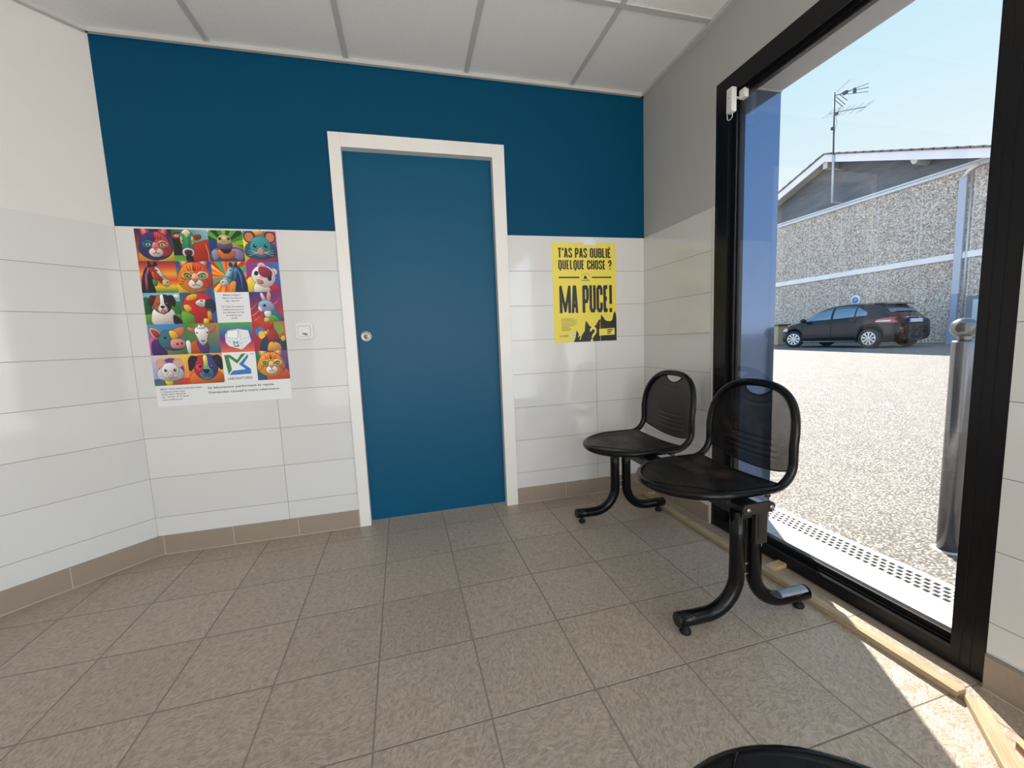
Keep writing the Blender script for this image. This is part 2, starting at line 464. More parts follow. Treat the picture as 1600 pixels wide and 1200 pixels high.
# ------------------------------------------------------------------ window
win = bpy.data.objects.new('window_1', None); col.objects.link(win); win.location = (0, (Y0+Y1)/2, 0); win['kind'] = 'structure'
WORLD['window_1'] = Matrix.Translation(win.location)
def ring(bm, x0, x1, yl, yr, zb, zt, oyl=Y0, oyr=Y1, ozb=0., ozt=ZT, bev=0.):
    box(bm, (x0, yl, ozb), (x1, oyl, ozt), bev=bev); box(bm, (x0, oyr, ozb), (x1, yr, ozt), bev=bev)
    box(bm, (x0, yr, zt), (x1, yl, ozt), bev=bev); box(bm, (x0, yr, ozb), (x1, yl, zb), bev=bev)
bm = BM()
ring(bm, .009, .030, -.675, -1.567, .053, 2.053)
ring(bm, .030, .043, -.700, -1.560, .060, 2.040)
ring(bm, .050, .078, -.700, -1.563, .072, 2.036)
struct('window_frame', bm, BLACKM, win)
bm = BM(); ring(bm, .043, .050, -.706, -1.557, .076, 2.030); struct('gasket', bm, GASK, win)
# fine sash lines on the right jamb
bm = BM(); box(bm, (.0083, -1.5905, .02), (.0093, -1.5885, ZT-.02)); box(bm, (.0083, -1.6125, .02), (.0093, -1.6105, ZT-.02)); box(bm, (.0083, -1.59, .028), (.0093, -.60, .0295))
struct('shadow_gap', bm, GASK, win)
g = bpy.data.materials.new('window_glass'); g.use_nodes = True; t = g.node_tree; t.nodes.clear()
o_ = t.nodes.new('ShaderNodeOutputMaterial'); tr = t.nodes.new('ShaderNodeBsdfTransparent'); gl = t.nodes.new('ShaderNodeBsdfGlossy')
tr.inputs[0].default_value = (.98, .982, .985, 1); gl.inputs['Roughness'].default_value = .0
mx = t.nodes.new('ShaderNodeMixShader')
lw = t.nodes.new('ShaderNodeLayerWeight'); lw.inputs['Blend'].default_value = .5
pw = t.nodes.new('ShaderNodeMath'); pw.operation = 'POWER'; pw.inputs[1].default_value = 5.
fr = t.nodes.new('ShaderNodeMath'); fr.operation = 'MULTIPLY_ADD'; fr.inputs[1].default_value = .9; fr.inputs[2].default_value = .020
t.links.new(lw.outputs['Facing'], pw.inputs[0]); t.links.new(pw.outputs[0], fr.inputs[0])
t.links.new(fr.outputs[0], mx.inputs[0]); t.links.new(tr.outputs[0], mx.inputs[1]); t.links.new(gl.outputs[0], mx.inputs[2]); t.links.new(mx.outputs[0], o_.inputs[0])
MATS['window_glass'] = g
for x in (.0445, .0475):
    bm = BM(); box(bm, (x, -1.5575, .0765), (x+.001, -.7055, 2.0295)); struct('glass_pane', bm, g, win)
# sealant line at the foot of the frame
bm = BM(); box(bm, (.004, Y1, 0), (.0095, Y0, .004)); struct('trim_5', bm, mat('brown_sealant', (.20, .16, .12), .6))

# ------------------------------------------------------------------ door
bm = BM()
box(bm, (-1.786, -.014, 0), (-1.728, .10, 2.072), bev=.0015); box(bm, (-.947, -.014, 0), (-.8775, .10, 2.072), bev=.0015); box(bm, (-1.728, -.014, 2.003), (-.947, .10, 2.072), bev=.0015)
door = struct('door_1', bm, TRIMW)
bm = BM(); box(bm, (-1.7275, .034, .009), (-.9475, .074, 2.003), bev=.001)
leaf = struct('door_leaf', bm, DOORBLUE, door)
STEEL = mat('brushed_steel', (.36, .355, .34), .3, metal=1., bump=.05, bscale=200)
Mx = Matrix.Translation((-1.681, .034, 1.048)) @ Matrix.Rotation(PI/2, 4, 'X')
bm = BM(); lathe(bm, [(0, .004), (.010, .004), (.012, .0015), (.019, .0015), (.022, .004), (.0265, .005), (.028, .003), (.028, 0), (0, 0)], 36, Mx)
h_ = struct('pull_rosette', bm, STEEL, door)
bm = BM(); lathe(bm, [(0, .006), (.003, .006), (.0035, .004), (0, .004)], 16, Mx); struct('lock_hole', bm, GASK, door)
# ------------------------------------------------------------------ outside ground
def m_asphalt():
    n = NT('pebbled_asphalt'); P = n.tc.outputs['Object']
    v = n.voro(P, 95, 'F1', 'Color'); sp = n.t.nodes.new('ShaderNodeSeparateColor'); n.link(v, sp.inputs[0])
    d = n.voro(P, 95, 'F1', 'Distance')
    big = n.noise(P, 5., 5)
    c = n.ramp(sp.outputs[0], [(0, (.10, .09, .08)), (.35, (.24, .22, .195)), (.7, (.37, .34, .31)), (1, (.60, .56, .51))])
    c = n.mix(n.ramp(d, [(.35, (0, 0, 0)), (.62, (1, 1, 1))]), c, (.11, .10, .09))
    c = n.mix(1.0, c, n.ramp(big, [(.3, (.90, .90, .90)), (.7, (1.06, 1.05, 1.04))]), 'MULTIPLY')
    n.set(color=c, rough=.85, spec=.3); n.bump(n.math('SUBTRACT', 1., d), .6, .006)
    return n.m
GZ = lambda x: -.012 if x < .6 else min(.25, -.012 + .262*(x-.6)/11.4)
bm = BM()
xs = [.48, .6, 3, 6, 9, 12.0, 16.6, 60]
for a, b in zip(xs, xs[1:]):
    vs = [bm.verts.new((a, -60, GZ(a))), bm.verts.new((b, -60, GZ(b))), bm.verts.new((b, 60, GZ(b))), bm.verts.new((a, 60, GZ(a)))]
    bm.faces.new(vs)
bmesh.ops.remove_doubles(bm, verts=bm.verts[:], dist=1e-5)
struct('ground', bm, m_asphalt())
# threshold slabs
n = NT('pale_threshold_slab'); P = n.tc.outputs['Object']
sp = n.t.nodes.new('ShaderNodeSeparateXYZ'); n.link(P, sp.inputs[0])
fy = n.math('FRACT', n.math('DIVIDE', n.math('ADD', sp.outputs[1], 10.195-.005), .4))
g = n.math('LESS_THAN', n.math('ABSOLUTE', n.math('SUBTRACT', fy, .5)), .006)
n.set(color=n.mix(g, n.mix(n.noise(P, 40, 3), (.52, .50, .47), (.6, .58, .55)), (.34, .32, .30)), rough=.7)
bm = BM(); box(bm, (.055, -6, -.1), (.318, 6, .002)); struct('threshold', bm, n.m)

# drain channel with slotted cover
CONC = mat('pale_concrete', (.48, .46, .43), .8, bump=.4, bscale=90, var=.1, vscale=12)
GALV = mat('galvanised_steel', (.50, .50, .49), .45, metal=.35, bump=.1, bscale=60, var=.12, vscale=30)
DARK = mat('dark_channel', (.07, .07, .07), .9)
dr = thing('drain_channel', 'long drain channel with a perforated metal cover between threshold slabs and road', 'drain', (.4, -1.0, 0))
bm = BM(); box(bm, (.318, -3.2, -.1), (.336, 1.2, -.001)); box(bm, (.462, -3.2, -.1), (.486, 1.2, -.001)); obj('channel_edge', bm, CONC, dr)
bm = BM(); box(bm, (.336, -3.2, -.1), (.462, 1.2, -.06)); obj('channel_bed', bm, DARK, dr)
bm = BM()
# cover: lattice of bars; four rows of holes
x0, x1 = .3365, .4615; py = .030; hole_y = .0205
rows = [(x0+.010+i*.0275, x0+.010+i*.0275+.0195) for i in range(4)]
prev = x0
z0, z1 = -.006, .0
for a, b in rows:
    box(bm, (prev, -3.1, z0), (a, 1.1, z1)); prev = b
box(bm, (prev, -3.1, z0), (x1, 1.1, z1))
nn = int(4.2/py)
for ri, (a, b) in enumerate(rows):
    for k in range(nn+1):
        y = -3.1 + k*py + (py/2 if ri % 2 else 0)
        yy = min(1.1, y+py-hole_y)
        if y < 1.1: box(bm, (a, y, z0), (b, yy, z1))
obj('perforated_cover', bm, GALV, dr)

# steel bollard
STB = mat('weathered_stainless_steel', (.16, .165, .18), .26, metal=.9, bump=.06, bscale=25, var=.25, vscale=9)
b_ = thing('bollard', 'brushed steel bollard with a ball top beside the window, outside', 'bollard', (.80, -1.127, -.012))
bm = BM(); Mb = Matrix.Translation((.80, -1.127, -.012))
lathe(bm, [(.0, 0), (.037, 0), (.037, .918), (.034, .928), (.0, .928)], 40, Mb); obj('post', bm, STB, b_)
bm = BM(); lathe(bm, [(0, .925), (.024, .925), (.022, .935), (.024, .944)] + [(.046*math.sin(a), .982-.042*math.cos(a)) for a in [math.radians(x) for x in range(30, 181, 10)]], 40, Mb)
obj('ball_finial', bm, STB, b_)
bm = BM(); lathe(bm, [(.037, 0), (.058, 0), (.056, .004), (.037, .006)], 32, Mb); obj('base_collar', bm, CONC, b_)

# ------------------------------------------------------------------ the building across the road
XW = 16.3
def m_pebble():
    n = NT('pebbledash_panel'); P = n.tc.outputs['Object']
    v = n.voro(P, 30, 'F1', 'Color'); sc_ = n.t.nodes.new('ShaderNodeSeparateColor'); n.link(v, sc_.inputs[0])
    f = n.noise(P, 34, 3, .6)
    c = n.ramp(sc_.outputs[1], [(0, (.24, .20, .16)), (.35, (.48, .41, .345)), (.75, (.68, .59, .51)), (1, (.92, .83, .74))])
    c = n.mix(n.ramp(f, [(.35, (0, 0, 0)), (.65, (1, 1, 1))]), n.mix(1.0, c, (.70, .70, .70), 'MULTIPLY'), c)
    sp = n.t.nodes.new('ShaderNodeSeparateXYZ'); n.link(P, sp.inputs[0])
    u = n.math('DIVIDE', n.math('SUBTRACT', sp.outputs[1], 8.449), 1.377)
    du_ = n.math('SUBTRACT', .5, n.math('ABSOLUTE', n.math('SUBTRACT', n.math('FRACT', u), .5)))
    j = n.math('LESS_THAN', du_, .0085)
    n.set(color=n.mix(j, c, (.62, .60, .58)), rough=.9, spec=.2); n.bump(f, .6, .02)
    return n.m
RENDW = mat('pale_painted_concrete', (.82, .80, .77), .7, bump=.2, bscale=15, var=.12, vscale=2.5)
CLAD = None
n = NT('dark_gable_cladding'); P = n.tc.outputs['Object']
k = n.noise(n.vec('MULTIPLY', P, (1, .35, 1.6)), 2.2, 5, .65)
n.set(color=n.ramp(k, [(.3, (.10, .105, .115)), (.55, (.15, .155, .165)), (.8, (.22, .225, .235))]), rough=.8); CLAD = n.m
FASC = mat('lilac_white_fascia', (.78, .74, .76), .6, bump=.1, bscale=20, var=.14, vscale=1.6)
TILE = mat('brown_grey_roof_tile', (.17, .14, .12), .8, bump=.4, bscale=14, var=.3, vscale=3)
bd = thing('building', 'large pebbledash building with white bands and dark gable across the road', 'building', (XW+3, 11.6, .25))
YL, YR = 34.0, -6.0
bm = BM(); box(bm, (XW, YR, -.2), (XW+9, YL, 5.84)); obj('wall', bm, m_pebble(), bd)
bm = BM(); box(bm, (XW-.05, YR, 3.04), (XW+.01, YL, 3.235)); obj('string_course', bm, RENDW, bd)
bm = BM(); box(bm, (XW-.09, YR, 5.83), (XW+.02, YL, 5.91)); box(bm, (XW-.05, YR, 5.91), (XW+.02, YL, 5.945)); box(bm, (XW-.12, YR, 5.945), (XW+.02, YL, 6.0)); obj('cornice', bm, mat('pale_blue_white_metal', (.62, .64, .68), .5), bd)
bm = BM(); box(bm, (XW-.05, YR, .0), (XW+.01, YL, .30)); obj('plinth', bm, mat('grey_render_plinth', (.16, .16, .16), .9), bd)
PK, ZP = 11.55, 8.05; SL = .385
half = (ZP-6.0)/SL
bm = BM()
MX = Matrix(((0, 0, 1, XW+.06), (1, 0, 0, 0), (0, 1, 0, 0), (0, 0, 0, 1)))
prism(bm, [(PK-half, 5.95), (PK+half+2, 5.95), (PK+half+2, ZP-(half+2)*SL+.0), (PK, ZP), (PK-half, ZP-half*SL)], 0, 8.5, MX); obj('gable', bm, CLAD, bd)
# verge boards and roof slabs projecting in front
OV = .62
for sgn, nm, ext in ((1, 'left', 4.2), (-1, 'right', 6.5)):
    def rp(d, up): return (PK + sgn*d, ZP - d*SL + up)
    bm = BM(); Mx = Matrix(((0, 0, 1, XW-OV), (1, 0, 0, 0), (0, 1, 0, 0), (0, 0, 0, 1)))
    e = half+ext-4.0
    prism(bm, [rp(0, -.29), rp(e, -.29), rp(e, .0), rp(0, .0)], 0, .05, Mx); obj('verge_board', bm, FASC, bd)
    bm = BM(); prism(bm, [rp(0, -.13), rp(e, -.13), rp(e, .0), rp(0, .0)], .05, OV+9, Mx); obj('roof_soffit', bm, mat('cream_painted_soffit', (.55, .52, .44), .7), bd)
    bm = BM()
    L = math.hypot(1, SL); N = int(e*L/.33)
    for k_ in range(N+1):
        d0 = k_*.33/L; d1 = d0 + .37/L
        prism(bm, [rp(d0, .005), rp(d1, .005), rp(d1, .075), rp(d0, .045)], -.05, OV+9, Mx)
    obj('roof_tiling', bm, TILE, bd)
bm = BM()
for d in (3.15, 6.3):
    for s in ((1,) if d > 4 else (1, -1)):
        y = PK + s*d; z = ZP - d*SL
        bm = BM(); prism(bm, [(y-.13, z-.16-.10), (y-.05, z-.42), (y+.05, z-.42), (y+.13, z-.16-.10)], .04, OV+.1, Mx)
        obj('purlin_end', bm, mat('cream_painted_soffit'), bd)
bm = BM(); box(bm, (XW-.55, PK-.09, ZP-.55), (XW+.1, PK+.09, ZP-.3))
obj('purlin_end', bm, mat('cream_painted_soffit'), bd)
# white metal downpipe
PIPE = mat('grey_blue_metal_pipe', (.44, .47, .54), .45)
bm = BM()
box(bm, (XW-.11, 7.23, 1.9), (XW-.02, 7.42, 5.62)); obj('square_downpipe', bm, PIPE, bd)
bm = BM(); box(bm, (XW-.13, 7.21, .25), (XW-.02, 7.46, 1.0)); box(bm, (XW-.10, 7.25, .95), (XW-.02, 7.42, 1.95)); obj('downpipe_shoe', bm, mat('blue_painted_steel', (.25, .32, .44), .45), bd)
bm = BM(); tube(bm, [(XW-.04, 7.14, .25), (XW-.04, 7.14, 5.7)], .03, 10); obj('conduit', bm, GALV, bd)
bm = BM(); tube(bm, [(XW-.1, 7.32, 5.6), (XW-.12, 7.2, 5.75), (XW-.12, 6.95, 5.86)], .05, 10); obj('gutter_elbow', bm, RENDW, bd)
# no-parking disc on the wall
s_ = thing('round_sign', 'small round blue and white sign on the pebbledash wall above the parked car', 'sign', (XW-.02, 10.49, 2.03))
Ms = Matrix.Translation((XW-.012, 10.49, 2.03)) @ Matrix.Rotation(-PI/2, 4, 'Y')
bm = BM(); lathe(bm, [(0, 0), (.20, 0), (.20, .012), (0, .012)], 40, Ms); obj('sign_disc', bm, mat('sign_white', (.72, .74, .78), .4), s_)
bm = BM(); lathe(bm, [(.055, .0125), (.115, .0125), (.115, .015), (.055, .015)], 40, Ms)
box(bm, (-.085, -.02, .0125), (.085, .02, .0155), Ms @ Matrix.Rotation(math.radians(45), 4, 'Z')); obj('sign_emblem', bm, mat('sign_blue', (.06, .16, .42), .4), s_)
# wall-mounted cabinet far right
bm = BM(); box(bm, (XW-.16, 6.45, .9), (XW-.052, 6.99, 1.80), bev=.01)
c_ = thing('meter_cabinet', 'grey-blue metal cabinet on the building wall right of the downpipe', 'cabinet', (XW-.1, 6.7, .25))
obj('cabinet_body', bm, mat('slate_blue_metal', (.12, .17, .21), .5), c_)
bm = BM(); box(bm, (XW-.17, 6.48, 1.0), (XW-.16, 6.82, 1.68)); obj('cabinet_door', bm, mat('pale_blue_metal', (.42, .52, .56), .5), c_)
for y_ in (6.55, 6.85):
    bm = BM(); box(bm, (XW-.14, y_, .24), (XW-.03, y_+.1, .91)); obj('cabinet_leg', bm, mat('slate_blue_metal'), c_)

# TV aerial on its mast
an = thing('tv_aerial', 'television aerial on a tall thin mast above the gable', 'aerial', (XW-.1, 11.68, 6.1))
AL = mat('dull_aerial_metal', (.07, .075, .11), .6, spec=.2)
bm = BM(); tube(bm, [(XW-.66, 11.14, 7.86), (XW-.66, 11.199, 10.256)], .028, 8); obj('mast', bm, AL, an)
bm = BM(); tube(bm, [(XW-.66, 11.11, 6.0), (XW-.66, 11.14, 7.86)], .042, 8)
tube(bm, [(XW-.66, 11.11, 6.02), (XW+.08, 11.11, 6.02)], .02, 6); tube(bm, [(XW-.66, 11.11, 7.3), (XW+.08, 11.11, 7.3)], .02, 6); obj('mast_foot', bm, mat('pale_mast_tube', (.50, .50, .52), .5), an)
xm = XW-.66
def ap(px, z): return Vector((xm, px, z))
# upper aerial: three booms converging plus reflectors
def yz(p):   # (crop x, crop y) of the aerial photo crop -> y, z on the mast plane
    return ap(11.8045 - .00422*p[0] - .0001637*p[1], 11.3935 - .0023226*p[0] - .0042577*p[1])
def at3(p, dx=0): v = yz(p); v.x += dx; return v
bm = BM()
tube(bm, [yz((128, 225)), yz((200, 208)), yz((250, 190))], .018, 6)
tube(bm, [yz((200, 203)), yz((440, 122))], .010, 6); tube(bm, [yz((250, 190)), yz((440, 155))], .012, 6); tube(bm, [yz((250, 212)), yz((435, 190))], .010, 6)
obj('upper_boom', bm, AL, an)
bm = BM()
tube(bm, [at3((176, 190), -.1), at3((245, 80), .2)], .008, 6)
for a, b in (((148, 255), (195, 320)), ((170, 235), (214, 298)), ((205, 215), (234, 264))): tube(bm, [at3(a, -.12), at3(b, .12)], .013, 6)
tube(bm, [yz((195, 320)), yz((165, 375))], .010, 6)
obj('reflector_rod', bm, AL, an)
for p_, dx_, dy_, dz_ in (((236, 198), .05, .075, .055), ((320, 180), .06, .025, .09), ((120, 520), .05, .05, .05), ((158, 385), .04, .05, .05)):
    v = yz(p_); bm = BM(); box(bm, (v.x-dx_, v.y-dy_, v.z-dz_), (v.x+dx_, v.y+dy_, v.z+dz_), bev=.01); obj('junction_box', bm, AL, an)
bm = BM(); tube(bm, [yz((78, 388)), yz((412, 318))], .013, 6)
for p in ((78, 388), (120, 379), (165, 370), (225, 358), (270, 348), (335, 333), (400, 320), (425, 312)):
    v = yz(p); tube(bm, [v + Vector((-.22, .09, -.17)), v + Vector((.22, -.09, .17))], .006, 5)
obj('lower_boom', bm, AL, an)
bm = BM(); tube(bm, [yz((150, 400)), yz((160, 470)), yz((140, 540)), yz((132, 640))], .006, 5); obj('cable', bm, AL, an)

# brown litter bin left of the car
bn = thing('wheelie_bin', 'tan bin with a dark lid against the wall, left of the parked car', 'bin', (14.8, 12.65, .25))
bm = BM()
t = bmesh.new()
prism(bm, [(14.5, 12.38), (15.05, 12.38), (15.05, 12.95), (14.5, 12.95)], .27, 1.13, None, 0, .02)
t.free()
obj('bin_body', bm, mat('tan_plastic', (.42, .31, .19), .5), bn)
bm = BM(); box(bm, (14.44, 12.30, 1.13), (15.1, 13.0, 1.19), bev=.015); obj('bin_lid', bm, mat('dark_brown_plastic', (.05, .045, .04), .5), bn)
for y in (12.35, 12.98):
    bm = BM(); tube(bm, [(15.02, y-.03, .34), (15.02, y+.03, .34)], .09, 16); obj('bin_wheel', bm, GASK, bn)
# ------------------------------------------------------------------ parked car (nose towards +y), near flank faces the window
CX0, CYF, CG = 13.80, 11.08, .25          # centre x, nose y, ground z
CL = 4.25
def lerp_tab(tab, s):
    if s <= tab[0][0]: return tab[0][1]
    for (a, va), (b, vb) in zip(tab, tab[1:]):
        if s <= b:
            t = (s-a)/(b-a); t = t*t*(3-2*t) if False else t
            return va + (vb-va)*t
    return tab[-1][1]
TOP = [(0, .52), (.03, .62), (.10, .72), (.25, .82), (.5, .90), (.8, .97), (1.05, 1.03), (1.3, 1.16), (1.6, 1.32), (1.9, 1.43), (2.2, 1.475), (2.6, 1.49), (3.0, 1.475), (3.3, 1.45), (3.55, 1.41), (3.72, 1.30), (3.9, 1.12), (4.05, .98), (4.16, .88), (4.22, .75), (4.25, .60)]
BELT = [(0, .45), (.05, .56), (.15, .66), (.5, .80), (.95, .90), (1.5, .95), (2.5, .985), (3.3, 1.03), (3.7, 1.04), (4.0, .93), (4.15, .84), (4.25, .55)]
HALF = [(0, .40), (.06, .56), (.15, .66), (.3, .76), (.6, .845), (1.0, .865), (2.0, .875), (3.3, .875), (3.7, .855), (3.95, .79), (4.12, .70), (4.22, .60), (4.25, .52)]
BOT = [(0, .34), (.1, .22), (.3, .19), (3.9, .20), (4.1, .27), (4.25, .38)]
AX_F, AX_R, RW, RA = .80, 3.47, .315, .375
def sect(s):
    """half section from bottom centre to roof centre: list of (half width, z)"""
    zt, zb, w, z0 = lerp_tab(TOP, s), lerp_tab(BELT, s), lerp_tab(HALF, s), lerp_tab(BOT, s)
    zb = min(zb, zt-.03)
    low = z0
    for ax in (AX_F, AX_R):
        d = abs(s-ax)
        if d < RA: low = max(low, .30 + math.sqrt(RA*RA-d*d)*.98 if d < RA else low)
    hh = zt-zb
    cabin = max(0., min(1., (hh-.12)/.25))
    P = [(0, low), (w*.93, low), (w*.985, low+.03)]
    for f in (.25, .5, .75): 
        z = low+.03 + (zb-.05-low-.03)*f
        P.append((w*(.985+.015*math.sin(f*PI)), z))
    P += [(w*.995, zb-.05), (w*.96, zb)]
    a = [(.25, .935, .90), (.5, .885, .82), (.72, .83, .74), (.86, .76, .62), (.95, .64, .46), (.99, .45, .28), (1.0, .0, .0)]
    for f, wc, wh in a: P.append((w*(wc*cabin + wh*(1-cabin)), zb + hh*f))
    return P
def hwid(s, z):
    P = sect(s)[1:]
    for (w0, z0), (w1, z1) in zip(P, P[1:]):
        if z0 <= z <= z1 and z1 > z0: return w0 + (w1-w0)*(z-z0)/(z1-z0)
    return P[-2][0] if z > P[-1][1] else P[0][0]
car = thing('car', 'dark hatchback car parked along the pebbledash building across the road', 'car', (CX0, CYF-CL/2, CG))
CARP = mat('black_car_paint', (.006, .007, .011), .18, metal=0., spec=.3, coat=.15)
CGL = mat('car_window_glass', (.16, .24, .34), .05, metal=.7, coat=.3)
BLKP = mat('black_plastic', (.012, .012, .012), .45)
def cp(w, s, z): return (CX0 + w, CYF - s, CG + z)
bm = BM()
SS = sorted(set([round(i*.05, 3) for i in range(int(CL/.05)+1)] + [AX_F-RA, AX_F+RA, AX_R-RA, AX_R+RA, AX_F-RA+.01, AX_F+RA-.01, AX_R-RA+.01, AX_R+RA-.01, AX_F-RA+.03, AX_R+RA-.03, .02, .03]))
rg = []
for s in SS:
    h = sect(s); full = [(-w, z) for w, z in h] + [(w, z) for w, z in h[::-1][1:-1]]
    rg.append([bm.verts.new(cp(w, s, z)) for w, z in full])
for A, B in zip(rg, rg[1:]):
    for k in range(len(A)):
        f = bm.faces.new((A[k], A[(k+1) % len(A)], B[(k+1) % len(A)], B[k])); f.smooth = True
bm.faces.new(rg[0]); bm.faces.new(rg[-1][::-1])
obj('body', bm, CARP, car)
def side_patch(lo, hi, s0, s1, n=14, off=.006, side=-1, m=5):
    bm = BM(); g = []
    for i in range(n+1):
        s = s0 + (s1-s0)*i/n
        a, b = lo(s), hi(s)
        if b < a: b = a
        g.append([bm.verts.new(cp(side*(hwid(s, a+(b-a)*j/m)+off), s, a+(b-a)*j/m)) for j in range(m+1)])
    for A, B in zip(g, g[1:]):
        for j in range(m):
            f = bm.faces.new((A[j], A[j+1], B[j+1], B[j])); f.smooth = True
    return bm
roofedge = lambda s: lerp_tab(TOP, s)-.10
lo = lambda s: lerp_tab(BELT, s)+.025
for sd in (-1, 1):
    obj('side_window', side_patch(lo, lambda s: min(roofedge(s), lo(s)+(s-1.12)*1.1), 1.14, 2.20, side=sd), CGL, car)
    obj('side_window', side_patch(lo, roofedge, 2.28, 2.98, side=sd, n=10), CGL, car)
    obj('side_window', side_patch(lo, lambda s: min(roofedge(s)-.03, 1.36-(s-3.0)*.55), 3.02, 3.36, side=sd, n=8), CGL, car)
    # front and rear lamps
    obj('headlamp', side_patch(lambda s: .62, lambda s: min(.74, lerp_tab(TOP, s)-.05), .18, .52, side=sd), mat('lamp_clear', (.5, .52, .55), .1, coat=1.), car)
    tl = obj('tail_lamp', side_patch(lambda s: .82 - (s-3.6)*.05, lambda s: .90+(s-3.62)*.18, 3.66, 4.13, side=sd, off=.012), mat('tail_lamp_red', (.45, .02, .02), .12, coat=1.), car)
    obj('lamp_stripe', side_patch(lambda s: .84, lambda s: .865+(s-3.6)*.03, 3.64, 4.0, side=sd, off=.018), mat('lamp_white', (.75, .75, .78), .2), tl)
    obj('door_seam', side_patch(lambda s: .30, lambda s: lerp_tab(BELT, s), 2.235, 2.248, side=sd, n=1, m=12, off=.002), GASK, car)
    obj('door_seam', side_patch(lambda s: .30, lambda s: lerp_tab(BELT, s), 1.15, 1.162, side=sd, n=1, m=12, off=.002), GASK, car)
    obj('door_handle', side_patch(lambda s: .86, lambda s: .885, 2.02, 2.17, side=sd, off=.025, n=4), CARP, car)
    obj('door_handle', side_patch(lambda s: .89, lambda s: .915, 2.92, 3.07, side=sd, off=.025, n=4), CARP, car)
    obj('sill_trim', side_patch(lambda s: .215, lambda s: .24, 1.2, 3.06, side=sd, off=.012), mat('chrome_trim', (.6, .6, .62), .2, metal=1.), car)
def across(s, z, w): return cp(w, s, z)
def strip(s0, z0, s1, z1, w0, w1, off, nx=10, ny=5):
    """glass strip following the top line between two stations"""
    bm = BM(); g = []
    for j in range(ny+1):
        s = s0 + (s1-s0)*j/ny; zt = lerp_tab(TOP, s)+off; w = w0+(w1-w0)*j/ny; row = []
        for i in range(nx+1):
            u = -1+2*i/nx
            row.append(bm.verts.new(cp(u*w, s, zt - .05*abs(u)**3)))
        g.append(row)
    for A, B in zip(g, g[1:]):
        for i in range(nx): f = bm.faces.new((A[i], A[i+1], B[i+1], B[i])); f.smooth = True
    return bm
obj('windscreen', strip(1.12, 0, 1.86, 0, .66, .52, .012), CGL, car)
obj('rear_window', strip(3.60, 0, 3.90, 0, .55, .60, .035), CGL, car)
bm = BM()
prism(bm, [(3.35, 1.452), (3.62, 1.445), (3.80, 1.39), (3.80, 1.365), (3.58, 1.40), (3.35, 1.43)], -.56, .56, Matrix(((0, 0, 1, CX0), (-1, 0, 0, CYF), (0, 1, 0, CG), (0, 0, 0, 1))), 0, .008)
obj('roof_spoiler', bm, CARP, car)
bm = BM(); box(bm, cp(-.30, 4.14, .78), cp(.30, 4.20, .90), bev=.008)
pl = obj('number_plate', bm, mat('plate_white', (.7, .72, .76), .4), car)
for w_ in (-.30, .255):
    bm = BM(); box(bm, cp(w_, 4.135, .781), cp(w_+.045, 4.203, .899)); obj('plate_band', bm, mat('sign_blue'), pl)
bm = BM(); box(bm, cp(-.25, 4.08, .945), cp(.25, 4.15, .965)); obj('tailgate_handle', bm, mat('chrome_trim'), car)
bm = BM(); box(bm, cp(-.50, 4.10, .50), cp(.50, 4.262, .585), bev=.02); obj('rear_bumper_strip', bm, BLKP, car); bm = BM(); box(bm, cp(-.50, 4.05, .27), cp(.50, 4.23, .42), bev=.02); obj('rear_bumper_insert', bm, BLKP, car)
for w_ in (-.64, .48):
    bm = BM(); box(bm, cp(w_, 4.16, .60), cp(w_+.16, 4.225, .635)); obj('reflector', bm, mat('tail_lamp_red'), car)
for sd in (-1, 1):
    bm = BM(); a = cp(sd*.86, 1.22, .96)
    lathe(bm, [(0, -.1), (.05, -.09), (.075, -.02), (.08, .06), (.06, .085), (0, .09)], 16, Matrix.Translation(cp(sd*.99, 1.30, .99)) @ Matrix.Rotation(PI/2, 4, 'Y'))
    box(bm, cp(sd*.84, 1.27, .94), cp(sd*.95, 1.33, .97)); obj('door_mirror', bm, CARP, car)
TY = mat('tyre_rubber', (.015, .015, .016), .8); RIM = mat('silver_hubcap', (.62, .63, .65), .3, metal=.6)
def wheel(sd, s, steer=0.):
    M = Matrix.Translation(cp(sd*.80, s, RW)) @ Matrix.Rotation(math.radians(steer), 4, 'Z') @ Matrix.Rotation(sd*PI/2, 4, 'Y')
    bm = BM(); lathe(bm, [(0, -.09), (.25, -.09), (.30, -.085), (RW, -.05), (RW, .05), (.30, .085), (.225, .092), (.215, .06), (0, .06)], 36, M)
    w = obj('wheel', bm, TY, car)
    bm = BM(); lathe(bm, [(.19, .085), (.218, .088), (.218, .07), (.19, .07)], 36, M); lathe(bm, [(0, .095), (.04, .09), (.05, .075), (0, .07)], 20, M)
    for k in range(9):
        R_ = M @ Matrix.Rotation(2*PI*k/9, 4, 'Z')
        prism(bm, [(.03, -.010), (.20, -.032), (.20, .032), (.03, .010)], .07, .086, R_)
    obj('hubcap', bm, RIM, w)
wheel(-1, AX_F, 18); wheel(-1, AX_R); wheel(1, AX_F, 18); wheel(1, AX_R)
bm = BM(); box(bm, cp(-.6, .55, .18), cp(.6, 3.8, .45)); obj('underbody', bm, GASK, car)
bm = BM(); tube(bm, [cp(0, 3.1, 1.47), cp(0, 3.22, 1.66)], .006, 6); obj('radio_antenna', bm, GASK, car)
